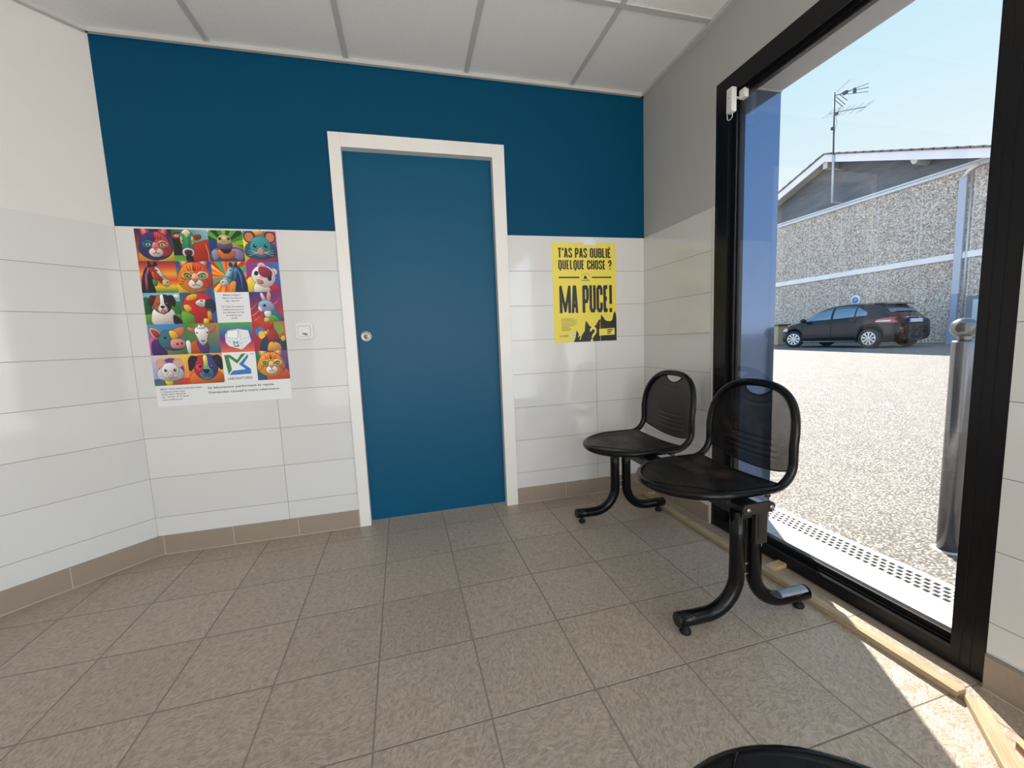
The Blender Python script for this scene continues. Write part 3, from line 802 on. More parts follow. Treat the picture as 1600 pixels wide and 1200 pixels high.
# ------------------------------------------------------------------ beam seating
def m_mesh(name, hr):
    n = NT(name); P = n.tc.outputs['Object']
    # UV carries metres on the sheet: round holes in a staggered grid
    uv = n.t.nodes.new('ShaderNodeUVMap').outputs[0]
    s = n.t.nodes.new('ShaderNodeSeparateXYZ'); n.link(uv, s.inputs[0])
    p = .0044
    def lat(ox, oy):
        a = n.math('SUBTRACT', n.math('FRACT', n.math('ADD', n.math('DIVIDE', s.outputs[0], p), ox)), .5)
        b = n.math('SUBTRACT', n.math('FRACT', n.math('ADD', n.math('DIVIDE', s.outputs[1], p*1.732), oy)), .5)
        b = n.math('MULTIPLY', b, 1.732)
        return n.math('SQRT', n.math('ADD', n.math('MULTIPLY', a, a), n.math('MULTIPLY', b, b)))
    d = n.math('MINIMUM', lat(0, 0), lat(.5, .5))
    hole = n.math('LESS_THAN', d, hr)
    dust = n.noise(P, 9, 6, .7, .4)
    dm = n.ramp(dust, [(.50, (0, 0, 0)), (.68, (1, 1, 1))])
    n.set(color=n.mix(n.math('MULTIPLY', dm, .5), (.006, .006, .007), (.075, .052, .036)), rough=n.mix(dm, (.38, .38, .38), (.62, .62, .62)), spec=.22)
    tr = n.t.nodes.new('ShaderNodeBsdfTransparent'); ms = n.t.nodes.new('ShaderNodeMixShader')
    n.link(hole, ms.inputs[0]); n.link(n.b.outputs[0], ms.inputs[1]); n.link(tr.outputs[0], ms.inputs[2]); n.link(ms.outputs[0], n.out.inputs[0])
    return n.m
PERF = m_mesh('perforated_black_steel', .31)
PERFS = m_mesh('dusty_perforated_steel', .10)
TUBEB = mat('glossy_black_enamel', (.004, .004, .005), .18, spec=.24, bump=.02, bscale=60)
BEAMB = mat('satin_black_steel', (.010, .010, .011), .35, bump=.04, bscale=90)
BRKT = mat('brown_black_bracket', (.045, .036, .030), .34, metal=.5, bump=.05, bscale=80)
GREYST = mat('mottled_grey_steel', (.22, .24, .27), .35, metal=.6, bump=.1, bscale=90, var=.3, vscale=60)

def sheet(bm, fn, nu, nv, th=.0012, keep=None):
    """grid sheet with uv in metres; fn(i/nu, j/nv) -> Vector; returns nothing"""
    uvl = bm.loops.layers.uv.verify()
    g = [[bm.verts.new(fn(i/nu, j/nv)) for j in range(nv+1)] for i in range(nu+1)]
    # arc-length uv along both directions measured on the mid lines
    U = [0.]; jm = nv//2
    for i in range(nu): U.append(U[-1] + (g[i+1][jm].co-g[i][jm].co).length)
    for i in range(nu):
        for j in range(nv):
            q = (g[i][j], g[i+1][j], g[i+1][j+1], g[i][j+1])
            try: f = bm.faces.new(q)
            except ValueError: continue
            f.smooth = True
            for l in f.loops:
                c = l.vert.co; l[uvl].uv = UVF(c)
def back_x(z):
    d = z-.56
    return -.205 + (0 if d < 0 else (d*d*.9 if d < .16 else .02304 + (d-.16)*.29))
def build_chair(M, parent, name_sfx=''):
    R = .0145
    W = .205
    # continuous tube: D shaped seat front, two bends, arched back
    side = []
    for a in range(0, 11):      # bend from seat plane into the back uprights
        t = a/10; ang = t*PI/2
        side.append(Vector((-.290 + .085*math.sin(ang), 0, .455 + .085*(1-math.cos(ang)))))
    path = []
    for s_ in side: path.append(Vector((s_.x, W, s_.z)))
    path.append(Vector((-.205, W, .60)))
    N = 28
    for i in range(1, N):
        a = PI*i/N; c, s = math.cos(a), math.sin(a)
        y = W*(abs(c)**(2/2.6))*(1 if c > 0 else -1); z = .60 + .195*(s**(2/2.6))
        path.append(Vector((back_x(z), y, z)))
    path.append(Vector((-.205, -W, .60)))
    for s_ in side[::-1]: path.append(Vector((s_.x, -W, s_.z)))
    path.append(Vector((-.36, -W, .455)))
    for i in range(0, N+1):
        a = PI*i/N; c, s = math.cos(a), math.sin(a)
        path.append(Vector((-.42 - .215*s, -W*c, .455 - .006*s)))
    path.append(Vector((-.36, W, .455)))
    bm = BM(); tube(bm, path, R, 14, closed=True); bm.transform(M)
    fr_ = obj('tube_frame', bm, TUBEB, parent)
    # seat panel
    global UVF
    UVF = lambda c: (c.x, c.y)
    def seatp(u, v):
        x = -.262 - u*(.3740)
        if x > -.42: yb = W+.001
        else:
            q = min(1, (-.42-x)/.2165); yb = (W+.001)*math.sqrt(max(0, 1-q*q))
        y = (-1+2*v)*yb
        z = .4665 - .012*(1-(y/W)**2)*min(1, (1-u)*3.5)*(1-.3*(1-u)) - .006*(u**2)*.6
        if u < .12: z += .004*(1-u/.12)
        return Vector((x, y, z))
    bm = BM(); sheet(bm, seatp, 44, 36); bm.transform(M); obj('seat', bm, PERFS, parent, keep=True)
    # back panel with hand hole and pressed ribs
    UVF = lambda c: (c.y, c.z)
    zbot = lambda y: .468 + .045*(abs(y)/W)**2.2
    def ztop(y):
        a = min(1, abs(y)/(W-.002)); z = .60 + .193*(max(0, 1-a**2.6))**(1/2.6)
        hw = .066
        if abs(y) < hw: z = min(z, .786 - .040*math.sqrt(1-(y/hw)**2))
        return z
    ys = []
    n1 = 30
    base = [-W+.003 + (2*W-.006)*i/n1 for i in range(n1+1)]
    ys = sorted(set([round(y, 4) for y in base] + [-.0661, .0661, -.066, .066, -.064, .064, -.058, .058]))
    def backp(y, v):
        z = zbot(y) + (ztop(y)-zbot(y))*v
        k = max(0, 1-(y/W)**2)
        x = back_x(z) + .034*k*(1-.75*max(0, min(1, (z-.50)/.30)))
        for off, wd in ((.045, .12), (.068, .13), (.091, .12), (.116, .11)):
            if abs(y) < wd: x += .0035*math.exp(-((z-zbot(y*.9)-off)/.0045)**2)*min(1, (wd-abs(y))/.03)
        if abs(y) < .085: x += .0035*math.exp(-((z-(.715+.05*(y/.085)**2*.35))/.0045)**2)*min(1, (.085-abs(y))/.03)
        return Vector((x, y, z))
    bm = BM(); uvl = bm.loops.layers.uv.verify(); nv = 90
    g = [[bm.verts.new(backp(y, j/nv)) for j in range(nv+1)] for y in ys]
    for A, B in zip(g, g[1:]):
        for j in range(nv):
            f = bm.faces.new((A[j], B[j], B[j+1], A[j+1])); f.smooth = True
            for l in f.loops: l[uvl].uv = UVF(l.vert.co)
    # second face of the same sheet, so the holes have the depth of the steel
    g = [[bm.verts.new(backp(y, j/nv) + Vector((.0013, 0, 0))) for j in range(nv+1)] for y in ys]
    for A, B in zip(g, g[1:]):
        for j in range(nv):
            f = bm.faces.new((A[j], A[j+1], B[j+1], B[j])); f.smooth = True
            for l in f.loops: l[uvl].uv = (l.vert.co.y, l.vert.co.z)
    bm.transform(M); obj('backrest', bm, PERF, parent, keep=True)
    # rim: rolled edge at the bottom of the backrest and round the hand hole
    for pts_, r_ in (([backp(y, 0) for y in ys], .0028), ([backp(y, 1)+Vector((0, 0, .001)) for y in ys if abs(y) <= .066], .0028), ([seatp(0, v/12) for v in range(13)], .003),
                     ([seatp(1, 0)] + [Vector((-.42 - .2145*math.sin(PI*i/24), -.2035*math.cos(PI*i/24), .4655-.005*math.sin(PI*i/24))) for i in range(25)][1:-1], .0022)):
        bm = BM(); tube(bm, pts_, r_, 6); bm.transform(M); obj('rolled_edge', bm, TUBEB, parent)
    # cross bar holding the shell on the beam
    for x_ in (-.30, -.46):
        bm = BM(); tube(bm, [(x_, -W+.004, .434), (x_, W-.004, .434)], .0095, 10); bm.transform(M); obj('cross_bar', bm, BEAMB, parent)
    bm = BM(); box(bm, (-.47, -.05, .420), (-.29, .05, .442), bev=.004); bm.transform(M); obj('shell_bracket', bm, BEAMB, parent)
def leg_set(M, parent, top_strip=False):
    for nm, sx in (('front_leg', -1), ('rear_leg', 1)):
        xc = -.39 + sx*.0335
        pts = [(xc, 0, .40), (xc, 0, .30), (xc, 0, .20)]
        r_ = .125; cz = .175
        for a in range(1, 13):
            an_ = math.radians(a*90/12*.96)
            pts.append((xc + sx*r_*(1-math.cos(an_)), 0, cz - r_*math.sin(an_)))
        lx, ly, lz = pts[-1]
        xe = -.39 + sx*.262
        pts.append((lx + (xe-lx)*.5, 0, .0505)); pts.append((xe, 0, .0525))
        bm = BM(); tube(bm, pts, .0245, 20, caps=True, up=(0, 1, 0)); bm.transform(M); lg = obj(nm, bm, TUBEB, parent)
        bm = BM(); tube(bm, [(xe - sx*.001, 0, .0525), (xe + sx*.004, 0, .0527)], [.0245, .021], 20); bm.transform(M); obj('end_cap', bm, BEAMB, lg)
        px = -.39 + sx*.232
        bm = BM(); lathe(bm, [(0, 0), (.016, 0), (.0185, .004), (.0185, .010), (.014, .017), (.008, .020), (.008, .034), (0, .034)], 20, Matrix.Translation((px, 0, 0))); bm.transform(M); obj('levelling_foot', bm, GASK, lg)
        if top_strip and sx == 1:  # bluish grey strip laid along the top of the foot
            bm = BM(); uv = []
            rr = .0250
            g = []
            for i in range(9):
                x = -.39 + .120 + i*.132/8; row = []
                zc = .0505 + .0020*i/8
                for k in range(-5, 6):
                    a = math.radians(90 + k*11)
                    row.append(bm.verts.new((x, rr*math.cos(a), zc + rr*math.sin(a))))
                g.append(row)
            for A, B in zip(g, g[1:]):
                for k in range(10): f = bm.faces.new((A[k], A[k+1], B[k+1], B[k])); f.smooth = True
            bm.transform(M); obj('grey_top', bm, GREYST, lg)
    for z in (.168, .205):
        bm = BM(); tube(bm, [(-.39-.03, 0, z), (-.39+.03, 0, z)], .005, 8); bm.transform(M); obj('tie_bolt', bm, STEEL, parent)
def make_bench(name, label, M, chairs, legs, y0, y1, bracket=True, cat_='waiting bench'):
    t = thing(name, label, cat_, M @ Vector((-.39, (y0+y1)/2, 0)), None)
    for cy in chairs: build_chair(M @ Matrix.Translation((0, cy, 0)), t)
    bm = BM(); box(bm, (-.43, y0, .378), (-.35, y1, .420), bev=.004); bm.transform(M); obj('beam', bm, BEAMB, t)
    for i, ly in enumerate(legs): leg_set(M @ Matrix.Translation((0, ly, 0)), t, top_strip=(i == 1))
    if bracket:
        bm = BM(); ye = y0-.002
        MXZ = M @ Matrix(((1, 0, 0, 0), (0, 0, 1, 0), (0, 1, 0, 0), (0, 0, 0, 1)))
        ov = [(-.418 + .018*math.cos(a), .413 + .018*math.sin(a)) for a in [math.radians(x) for x in range(90, 271, 20)]] + [(-.328 + .018*math.cos(a), .413 + .018*math.sin(a)) for a in [math.radians(x) for x in range(-90, 91, 20)]]
        prism(bm, ov, ye-.010, ye, MXZ, 0, .002); bo = obj('end_plate', bm, BRKT, t)
        bm = BM()
        for x in (-.418,): lathe(bm, [(0, 0), (.008, 0), (.008, .004), (.004, .006), (0, .006)], 12, M @ Matrix.Translation((x, ye-.010, .413)) @ Matrix.Rotation(PI/2, 4, 'X'))
        obj('bolt', bm, STEEL, bo)
        bm = BM(); lathe(bm, [(0, 0), (.008, 0), (.008, .004), (.004, .006), (0, .006)], 12, M @ Matrix.Translation((-.328, ye-.010, .413)) @ Matrix.Rotation(PI/2, 4, 'X')); obj('bolt', bm, STEEL, bo)
        bm = BM(); box(bm, (-.388, ye-.012, .292), (-.342, ye+.006, .398), M, bev=.002); sl = obj('bracket_sleeve', bm, BRKT, t)
        bm = BM(); box(bm, (-.380, ye-.0135, .312), (-.358, ye-.0115, .395), M); obj('sleeve_slot', bm, BEAMB, sl)
    return t
piv = Vector((-.39, -.80, 0))
MB_ = Matrix.Translation(piv) @ Matrix.Rotation(-.018, 4, 'Z') @ Matrix.Translation(-piv)
make_bench('waiting_bench', 'black two-seat waiting bench with perforated backs beside the window', MB_, (-.505, -1.035), (-.365, -1.237), -1.262, -.31)
# third seat, only its front edge shows at the foot of the photograph
M3 = Matrix.Translation((-1.078, -1.921, 0)) @ Matrix.Rotation(-PI/2 - .12, 4, 'Z') @ Matrix.Translation((.655, 0, 0))
make_bench('waiting_chair', 'single black seat in the foreground, only its curved front rim in view', M3, (0,), (0,), -.06, .06, bracket=False, cat_='waiting chair')
# ------------------------------------------------------------------ battens
def m_wood(name, c1, c2, knots=(.28, .16, .08), sc=(1, 14, 14)):
    n = NT(name); P = n.tc.outputs['Object']
    q = n.vec('MULTIPLY', P, sc)
    k = n.noise(q, 5, 5, .6, 1.2)
    w = n.t.nodes.new('ShaderNodeTexWave'); w.wave_type = 'BANDS'; w.bands_direction = 'Z' if sc[2] > 5 else 'Y'; n.link(q, w.inputs[0]); w.inputs['Scale'].default_value = 1.5; w.inputs['Distortion'].default_value = 6; w.inputs['Detail'].default_value = 3
    kn = n.voro(n.vec('MULTIPLY', P, (sc[0]*1.2, sc[1]*.35, sc[2]*.35)), 4.0)
    c = n.mix(n.ramp(k, [(.3, (0, 0, 0)), (.7, (1, 1, 1))]), c1, c2)
    c = n.mix(n.math('MULTIPLY', w.outputs['Fac'], .6), c, n.mix(1.0, c, (.7, .6, .45), 'MULTIPLY'))
    c = n.mix(n.ramp(kn, [(.05, (1, 1, 1)), (.14, (0, 0, 0))]), c, knots)
    n.set(color=c, rough=.65, spec=.35); n.bump(k, .25, .002)
    return n.m
PINE = m_wood('weathered_pine', (.34, .265, .17), (.50, .405, .27))
PINE2 = m_wood('orange_pine', (.52, .33, .17), (.62, .43, .25))
def batten(name, label, a, b, w, h, m, group=None, zb=0.0005, cat='batten'):
    """bar from a to b (centre line on the floor), its own local x along the length"""
    a = Vector((*a, 0)); b = Vector((*b, 0)); d = b-a; L = d.length; ang = math.atan2(d.y, d.x)
    bm = BM(); box(bm, (-L/2, -w/2, 0), (L/2, w/2, h), bev=.0018)
    o = obj(name, bm, m); o.location = (a+b)/2 + Vector((0, 0, zb)); o.rotation_euler = (0, 0, ang)
    tag(o, label, cat, group); return o
batten('wooden_batten', 'long pale timber strip lying on the floor parallel to the window', (-.102, -.16), (-.097, -1.652), .036, .020, PINE)
batten('wooden_batten', 'pale timber strip running diagonally out of frame in the sunlight', (-.094, -1.676), (-.50, -2.066), .037, .020, PINE)
batten('wooden_batten', 'orange-brown timber piece butted against the diagonal strip at the right edge', (-.160, -1.790), (-.012, -1.878), .030, .019, PINE2)
batten('wooden_block', 'short timber offcut wedged between the long strip and the window frame', (-.081, -1.035), (.006, -1.020), .036, .020, PINE2, cat='block')
batten('wooden_batten', 'short timber crosspiece near the back corner behind the chair legs', (-.17, -.125), (-.03, -.145), .036, .020, PINE)

# ------------------------------------------------------------------ wall switch
WP = mat('white_plastic', (.74, .735, .72), .3, var=.01)
sw = thing('light_switch', 'square white wall switch between the animal poster and the door', 'switch', (-1.977, 0, 1.087))
def rrect(w, h, r, n=6):
    pts = []
    for cx, cy, a0 in ((w/2-r, h/2-r, 0), (-w/2+r, h/2-r, 90), (-w/2+r, -h/2+r, 180), (w/2-r, -h/2+r, 270)):
        pts += [(cx + r*math.cos(math.radians(a0+90*i/n)), cy + r*math.sin(math.radians(a0+90*i/n))) for i in range(n+1)]
    return pts
MW2 = Matrix.Translation((-1.977, 0, 1.087)) @ Matrix.Rotation(PI/2, 4, 'X')
bm = BM(); prism(bm, rrect(.085, .084, .014), 0, .010, MW2, 0, .0025); pl_ = obj('mounting_plate', bm, WP, sw)
bm = BM(); prism(bm, rrect(.062, .060, .006), .010, .0125, MW2, 0, .001); obj('inner_surround', bm, mat('off_white_plastic', (.60, .59, .57), .35), sw)
bm = BM(); box(bm, (-.0275, -.0275, .0125), (.0275, .0215, .0165), MW2, bev=.0015); rk = obj('rocker', bm, WP, sw)
bm = BM(); prism(bm, rrect(.020, .006, .002), .0165, .0172, MW2 @ Matrix.Translation((.000, -.0145, 0))); prism(bm, rrect(.015, .006, .002), .0165, .0172, MW2 @ Matrix.Translation((.009, -.019, 0))); obj('printed_mark', bm, mat('brown_print', (.16, .11, .09), .5), rk)

# ------------------------------------------------------------------ opening contact on the window frame
sn = thing('opening_sensor', 'small white alarm contact on the upper left corner of the window frame', 'sensor', (-.015, -.70, 2.0))
bm = BM(); box(bm, (-.018, -.723, 1.960), (.0088, -.689, 2.062), bev=.005); obj('sensor_body', bm, WP, sn)
bm = BM(); tube(bm, [(-.012, -.721, 1.961), (-.012, -.721, 1.945)] + [(-.012, -.706 - .015*math.cos(math.radians(a)), 1.943 - .013*math.sin(math.radians(a))) for a in range(0, 181, 20)] + [(-.012, -.691, 1.961)], .0016, 6); obj('end_loop', bm, WP, sn)
bm = BM(); tube(bm, [(-.0182, -.706, 2.02), (-.0192, -.706, 2.02)], .0025, 8); obj('indicator_dot', bm, mat('grey_plastic', (.2, .2, .2), .5), sn)
mg = thing('sensor_magnet', 'tiny white magnet block on the glass edge beside the alarm contact', 'magnet', (.03, -.735, 2.03))
bm = BM(); box(bm, (.020, -.752, 2.008), (.0428, -.722, 2.045), bev=.002); box(bm, (.0, -.722, 2.017), (.030, -.712, 2.021)); obj('magnet_block', bm, WP, mg)
# ------------------------------------------------------------------ printed posters
def print_mat(name, rough):
    n = NT(name); a = n.t.nodes.new('ShaderNodeVertexColor'); a.layer_name = 'ink'
    n.set(color=a.outputs['Color'], rough=rough, spec=.45)
    return n.m
INK = print_mat('printed_paper', .38)
def lin(c):
    return tuple(((v/255)/12.92 if v/255 <= .04045 else ((v/255+.055)/1.055)**2.4) for v in c)
class Art:
    """flat print: shapes in 0..1 cell coordinates, y down, on the plane y = y0 (facing -y)"""
    def __init__(s, x, z, w, h, y0=-.0009):
        s.bm = BM(); s.cl = s.bm.loops.layers.float_color.new('ink'); s.x, s.z, s.w, s.h = x, z, w, h; s.y = y0; s.clip = True
    def _pt(s, u, v):
        if s.clip: u = min(1, max(0, u)); v = min(1, max(0, v))
        return (s.x+u*s.w, s.y, s.z-v*s.h)
    def poly(s, pts, c, cols=None):
        vs = []
        last = None
        keep = []
        for i_, (u, v) in enumerate(pts):
            p = s._pt(u, v)
            if last and (Vector(p)-Vector(last)).length < 1e-5: continue
            vs.append(p); last = p; keep.append(i_)
        if cols: cols = [cols[i_] for i_ in keep]
        if len(vs) < 3: return
        f = s.bm.faces.new([s.bm.verts.new(p) for p in vs])
        for i, l in enumerate(f.loops):
            l[s.cl] = (*(lin(cols[i]) if cols else lin(c)), 1)
        s.y -= .000012
    def grad(s, tl, tr, br, bl, a=(0, 0), b=(1, 1), n=6):
        mixc = lambda p, q, t: tuple(p[k]+(q[k]-p[k])*t for k in range(3))
        for i in range(n):
            for j in range(n):
                q = []
                for (ii, jj) in ((i, j), (i+1, j), (i+1, j+1), (i, j+1)):
                    U, V_ = ii/n, jj/n
                    q.append(((a[0]+(b[0]-a[0])*U, a[1]+(b[1]-a[1])*V_), mixc(mixc(tl, tr, U), mixc(bl, br, U), V_)))
                f = s.bm.faces.new([s.bm.verts.new(s._pt(*p)) for p, c in q])
                for l, (p, c) in zip(f.loops, q): l[s.cl] = (*lin(c), 1)
        s.y -= .000012
    def vbands(s, cols):
        n = len(cols)-1
        for k in range(n): s.grad(cols[k], cols[k], cols[k+1], cols[k+1], (0, k/n), (1, (k+1)/n), 2)
    def ell(s, cx, cy, rx, ry, c, rot=0, n=22):
        a = math.radians(rot); s.poly([(cx+rx*math.cos(t)*math.cos(a)-ry*math.sin(t)*math.sin(a), cy+rx*math.cos(t)*math.sin(a)+ry*math.sin(t)*math.cos(a)) for t in [2*PI*i/n for i in range(n)]], c)
    def blob(s, pts, c, n=5):
        out = []; m = len(pts)
        for i in range(m):
            p0, p1, p2, p3 = pts[i-1], pts[i], pts[(i+1) % m], pts[(i+2) % m]
            for k in range(n):
                t = k/n; t2 = t*t; t3 = t2*t
                out.append(tuple(.5*((2*p1[d]) + (-p0[d]+p2[d])*t + (2*p0[d]-5*p1[d]+4*p2[d]-p3[d])*t2 + (-p0[d]+3*p1[d]-3*p2[d]+p3[d])*t3) for d in (0, 1)))
        us = [p[0] for p in out]; vs_ = [p[1] for p in out]; w_, h_ = max(us)-min(us), max(vs_)-min(vs_)
        if w_*h_ > .012:
            cu_, cv_ = sum(us)/len(us), sum(vs_)/len(vs_); e_ = .012
            s.poly([(u+(u-cu_)/(w_+.001)*2*e_, v+(v-cv_)/(h_+.001)*2*e_) for u, v in out], tuple(int(q*.38) for q in c))
            f0, f1 = 1.18, .62
            cols = []
            for u, v in out:
                t = .6*(v-min(vs_))/h_ + .4*(u-min(us))/w_; f = f0+(f1-f0)*t
                cols.append(tuple(min(255, q*f) for q in c))
            s.poly(out, c, cols)
        else: s.poly(out, c)
    def line(s, pts, w, c, taper=False):
        for i in range(len(pts)-1):
            (x0, y0), (x1, y1) = pts[i], pts[i+1]; L = math.hypot(x1-x0, y1-y0) or 1; nx, ny = -(y1-y0)/L*w/2, (x1-x0)/L*w/2
            k = 0 if (taper and i == len(pts)-2) else 1
            s.poly([(x0+nx, y0+ny), (x1+nx*k, y1+ny*k), (x1-nx*k, y1-ny*k), (x0-nx, y0-ny)], c)
    def rays(s, cx, cy, cols, n=24):
        R_ = 1.5
        for i in range(n):
            a0, a1 = 2*PI*i/n, 2*PI*(i+1)/n
            # clip the wedge to the cell by walking outwards
            pts = [(cx, cy)]
            for a in (a0, (a0+a1)/2, a1):
                dx, dy = math.cos(a), math.sin(a)
                t = min([((1-cx)/dx if dx > 1e-6 else 9), ((0-cx)/dx if dx < -1e-6 else 9), ((1-cy)/dy if dy > 1e-6 else 9), ((0-cy)/dy if dy < -1e-6 else 9)])
                pts.append((cx+dx*t, cy+dy*t))
            s.poly(pts, cols[i % len(cols)])
    def text(s, body, u, v, hgt, c, width=None, align='L', off=.0, xs=1.0):
        cu = bpy.data.curves.new('t', 'FONT'); cu.body = body; cu.size = 1; cu.offset = off; cu.resolution_u = 2
        o = bpy.data.objects.new('t', cu); col.objects.link(o)
        bpy.context.view_layer.update()
        dg = bpy.context.evaluated_depsgraph_get(); me = o.evaluated_get(dg).to_mesh()
        xsn = [p.co.x for p in me.vertices]; x0, x1 = min(xsn), max(xsn)
        k = hgt/.72                       # cap height of the built-in face
        kx = k*xs*s.h/s.w if width is None else width/(x1-x0)
        sh = {'L': 0, 'C': -.5, 'R': -1}[align]*(x1-x0)*kx
        for p in me.polygons:
            pts = [(u+sh+(me.vertices[i].co.x-x0)*kx, v - me.vertices[i].co.y*k) for i in p.vertices]
            f = s.bm.faces.new([s.bm.verts.new(s._pt(*q)) for q in pts])
            for l in f.loops: l[s.cl] = (*lin(c), 1)
        s.y -= .000012
        o.evaluated_get(dg).to_mesh_clear(); bpy.data.objects.remove(o); bpy.data.curves.remove(cu)
    def done(s, name, parent, label=None):
        o = obj(name, s.bm, INK, parent, keep=True)
        if label: o['label'] = label
        return o
K = (22, 16, 22)
def eye(a, x, y, r, iris, ry=None):
    ry = ry or r*.75
    a.ell(x, y, r*1.25, ry*1.25, K); a.ell(x, y, r, ry, iris); a.ell(x, y, r*.42, ry*.75, (10, 10, 14)); a.ell(x+r*.2, y-ry*.3, r*.16, r*.16, (240, 240, 240), n=8)
def cat(a, cx, cy, k, fur, lt, dk, ear, muz, iris, stripe):
    X = lambda u: cx+u*k; Y = lambda v: cy+v*k
    P = lambda l: [(X(u), Y(v)) for u, v in l]
    for s in (-1, 1):
        a.blob(P([(s*.36, -.30), (s*.43, -.66), (s*.36, -.78), (s*.10, -.44)]), ear); a.blob(P([(s*.33, -.36), (s*.37, -.60), (s*.30, -.62), (s*.18, -.42)]), lt)
    a.blob(P([(0, -.50), (.28, -.42), (.47, -.12), (.52, .18), (.33, .42), (0, .52), (-.33, .42), (-.52, .18), (-.47, -.12), (-.28, -.42)]), fur[0])
    a.blob(P([(0, -.48), (.28, -.40), (.45, -.10), (.50, .18), (.32, .38), (.05, .30), (.02, 0)]), fur[1])
    for s in (-1, 1):
        a.blob(P([(s*.06, -.10), (s*.20, -.20), (s*.40, -.12), (s*.38, .04), (s*.20, .08), (s*.08, .04)]), dk if s < 0 else lt)
        for q in range(3):
            a.line(P([(s*(.28+.05*q), .10+.07*q), (s*(.48+.02*q), .02+.10*q)]), .035*k, stripe, True)
            a.line(P([(s*(.03+.07*q), -.22), (s*(.05+.09*q), -.46+.02*q)]), .035*k, stripe, True)
    a.line(P([(0, -.2), (0, -.47)]), .03*k, stripe, True)
    a.blob(P([(-.07, -.10), (.07, -.10), (.10, .12), (-.10, .12)]), lt)
    a.blob(P([(0, .08), (.16, .12), (.22, .26), (.12, .38), (0, .40), (-.12, .38), (-.22, .26), (-.16, .12)]), muz)
    a.blob(P([(-.075, .09), (.075, .09), (.03, .17), (-.03, .17)]), (205, 110, 90)); a.line(P([(0, .17), (0, .24)]), .02*k, K); a.line(P([(-.11, .28), (-.05, .29), (0, .24), (.05, .29), (.11, .28)]), .022*k, K)
    for s in (-1, 1):
        eye(a, X(s*.22), Y(-.04), .085*k, iris[0 if s < 0 else 1]); a.line(P([(s*.34, -.10), (s*.22, -.13), (s*.10, -.05)]), .03*k, K)
def mouse(a, cx, cy, k, body, ear, inner, nose):
    X = lambda u: cx+u*k; Y = lambda v: cy+v*k
    P = lambda l: [(X(u), Y(v)) for u, v in l]
    a.blob(P([(-.46, .34), (-.50, .05), (-.28, -.15), (.28, -.15), (.50, .05), (.46, .34), (0, .46)]), body[1])
    for s in (-1, 1): a.ell(X(s*.33), Y(-.34), .20*k, .22*k, ear); a.ell(X(s*.34), Y(-.33), .14*k, .16*k, inner)
    a.blob(P([(0, -.36), (.22, -.28), (.34, 0), (.24, .26), (0, .38), (-.24, .26), (-.34, 0), (-.22, -.28)]), body[0])
    a.blob(P([(0, .02), (.12, .16), (.08, .30), (0, .33), (-.08, .30), (-.12, .16)]), nose); a.ell(X(0), Y(.21), .05*k, .035*k, (225, 130, 130))
    for s in (-1, 1):
        a.ell(X(s*.18), Y(-.02), .060*k, .070*k, K); a.ell(X(s*.18+.02), Y(-.045), .017*k, .017*k, (240, 240, 240), n=8)
        for q in range(3): a.line(P([(s*.10, .22), (s*(.40), .14+.1*q)]), .008*k, (235, 230, 220))
    a.line(P([(-.06, .31), (0, .34), (.06, .31)]), .015*k, K)
def dog(a, cx, cy, k, L_, R_, mid, muz, nose=K, tongue=None):
    X = lambda u: cx+u*k; Y = lambda v: cy+v*k
    P = lambda l: [(X(u), Y(v)) for u, v in l]
    a.blob(P([(0, -.46), (.30, -.40), (.38, -.05), (.28, .28), (0, .42), (-.28, .28), (-.38, -.05), (-.30, -.40)]), L_[0]); a.blob(P([(0, -.46), (.30, -.40), (.38, -.05), (.28, .28), (0, .42), (.02, 0)]), R_[0])
    for s, c in ((-1, L_), (1, R_)): a.blob(P([(s*.24, -.40), (s*.44, -.44), (s*.56, -.18), (s*.50, .08), (s*.38, -.02), (s*.30, -.22)]), c[1])
    a.blob(P([(-.05, -.46), (.06, -.46), (.09, -.05), (.19, .14), (.17, .32), (0, .40), (-.17, .32), (-.19, .14), (-.08, -.05)]), mid)
    a.blob(P([(0, .06), (.15, .14), (.14, .30), (0, .34), (-.14, .30), (-.15, .14)]), muz)
    a.blob(P([(-.085, .07), (.085, .07), (.05, .17), (-.05, .17)]), nose); a.line(P([(0, .16), (0, .24)]), .02*k, K); a.line(P([(-.10, .25), (0, .26), (.10, .25)]), .02*k, K)
    if tongue: a.blob(P([(-.05, .27), (.06, .27), (.07, .42), (0, .46), (-.05, .40)]), tongue)
    for s in (-1, 1): a.ell(X(s*.17), Y(-.06), .062*k, .050*k, K); a.ell(X(s*.17), Y(-.06), .035*k, .035*k, (120, 70, 30)); a.ell(X(s*.17+.01), Y(-.075), .014*k, .014*k, (240, 240, 240), n=8)
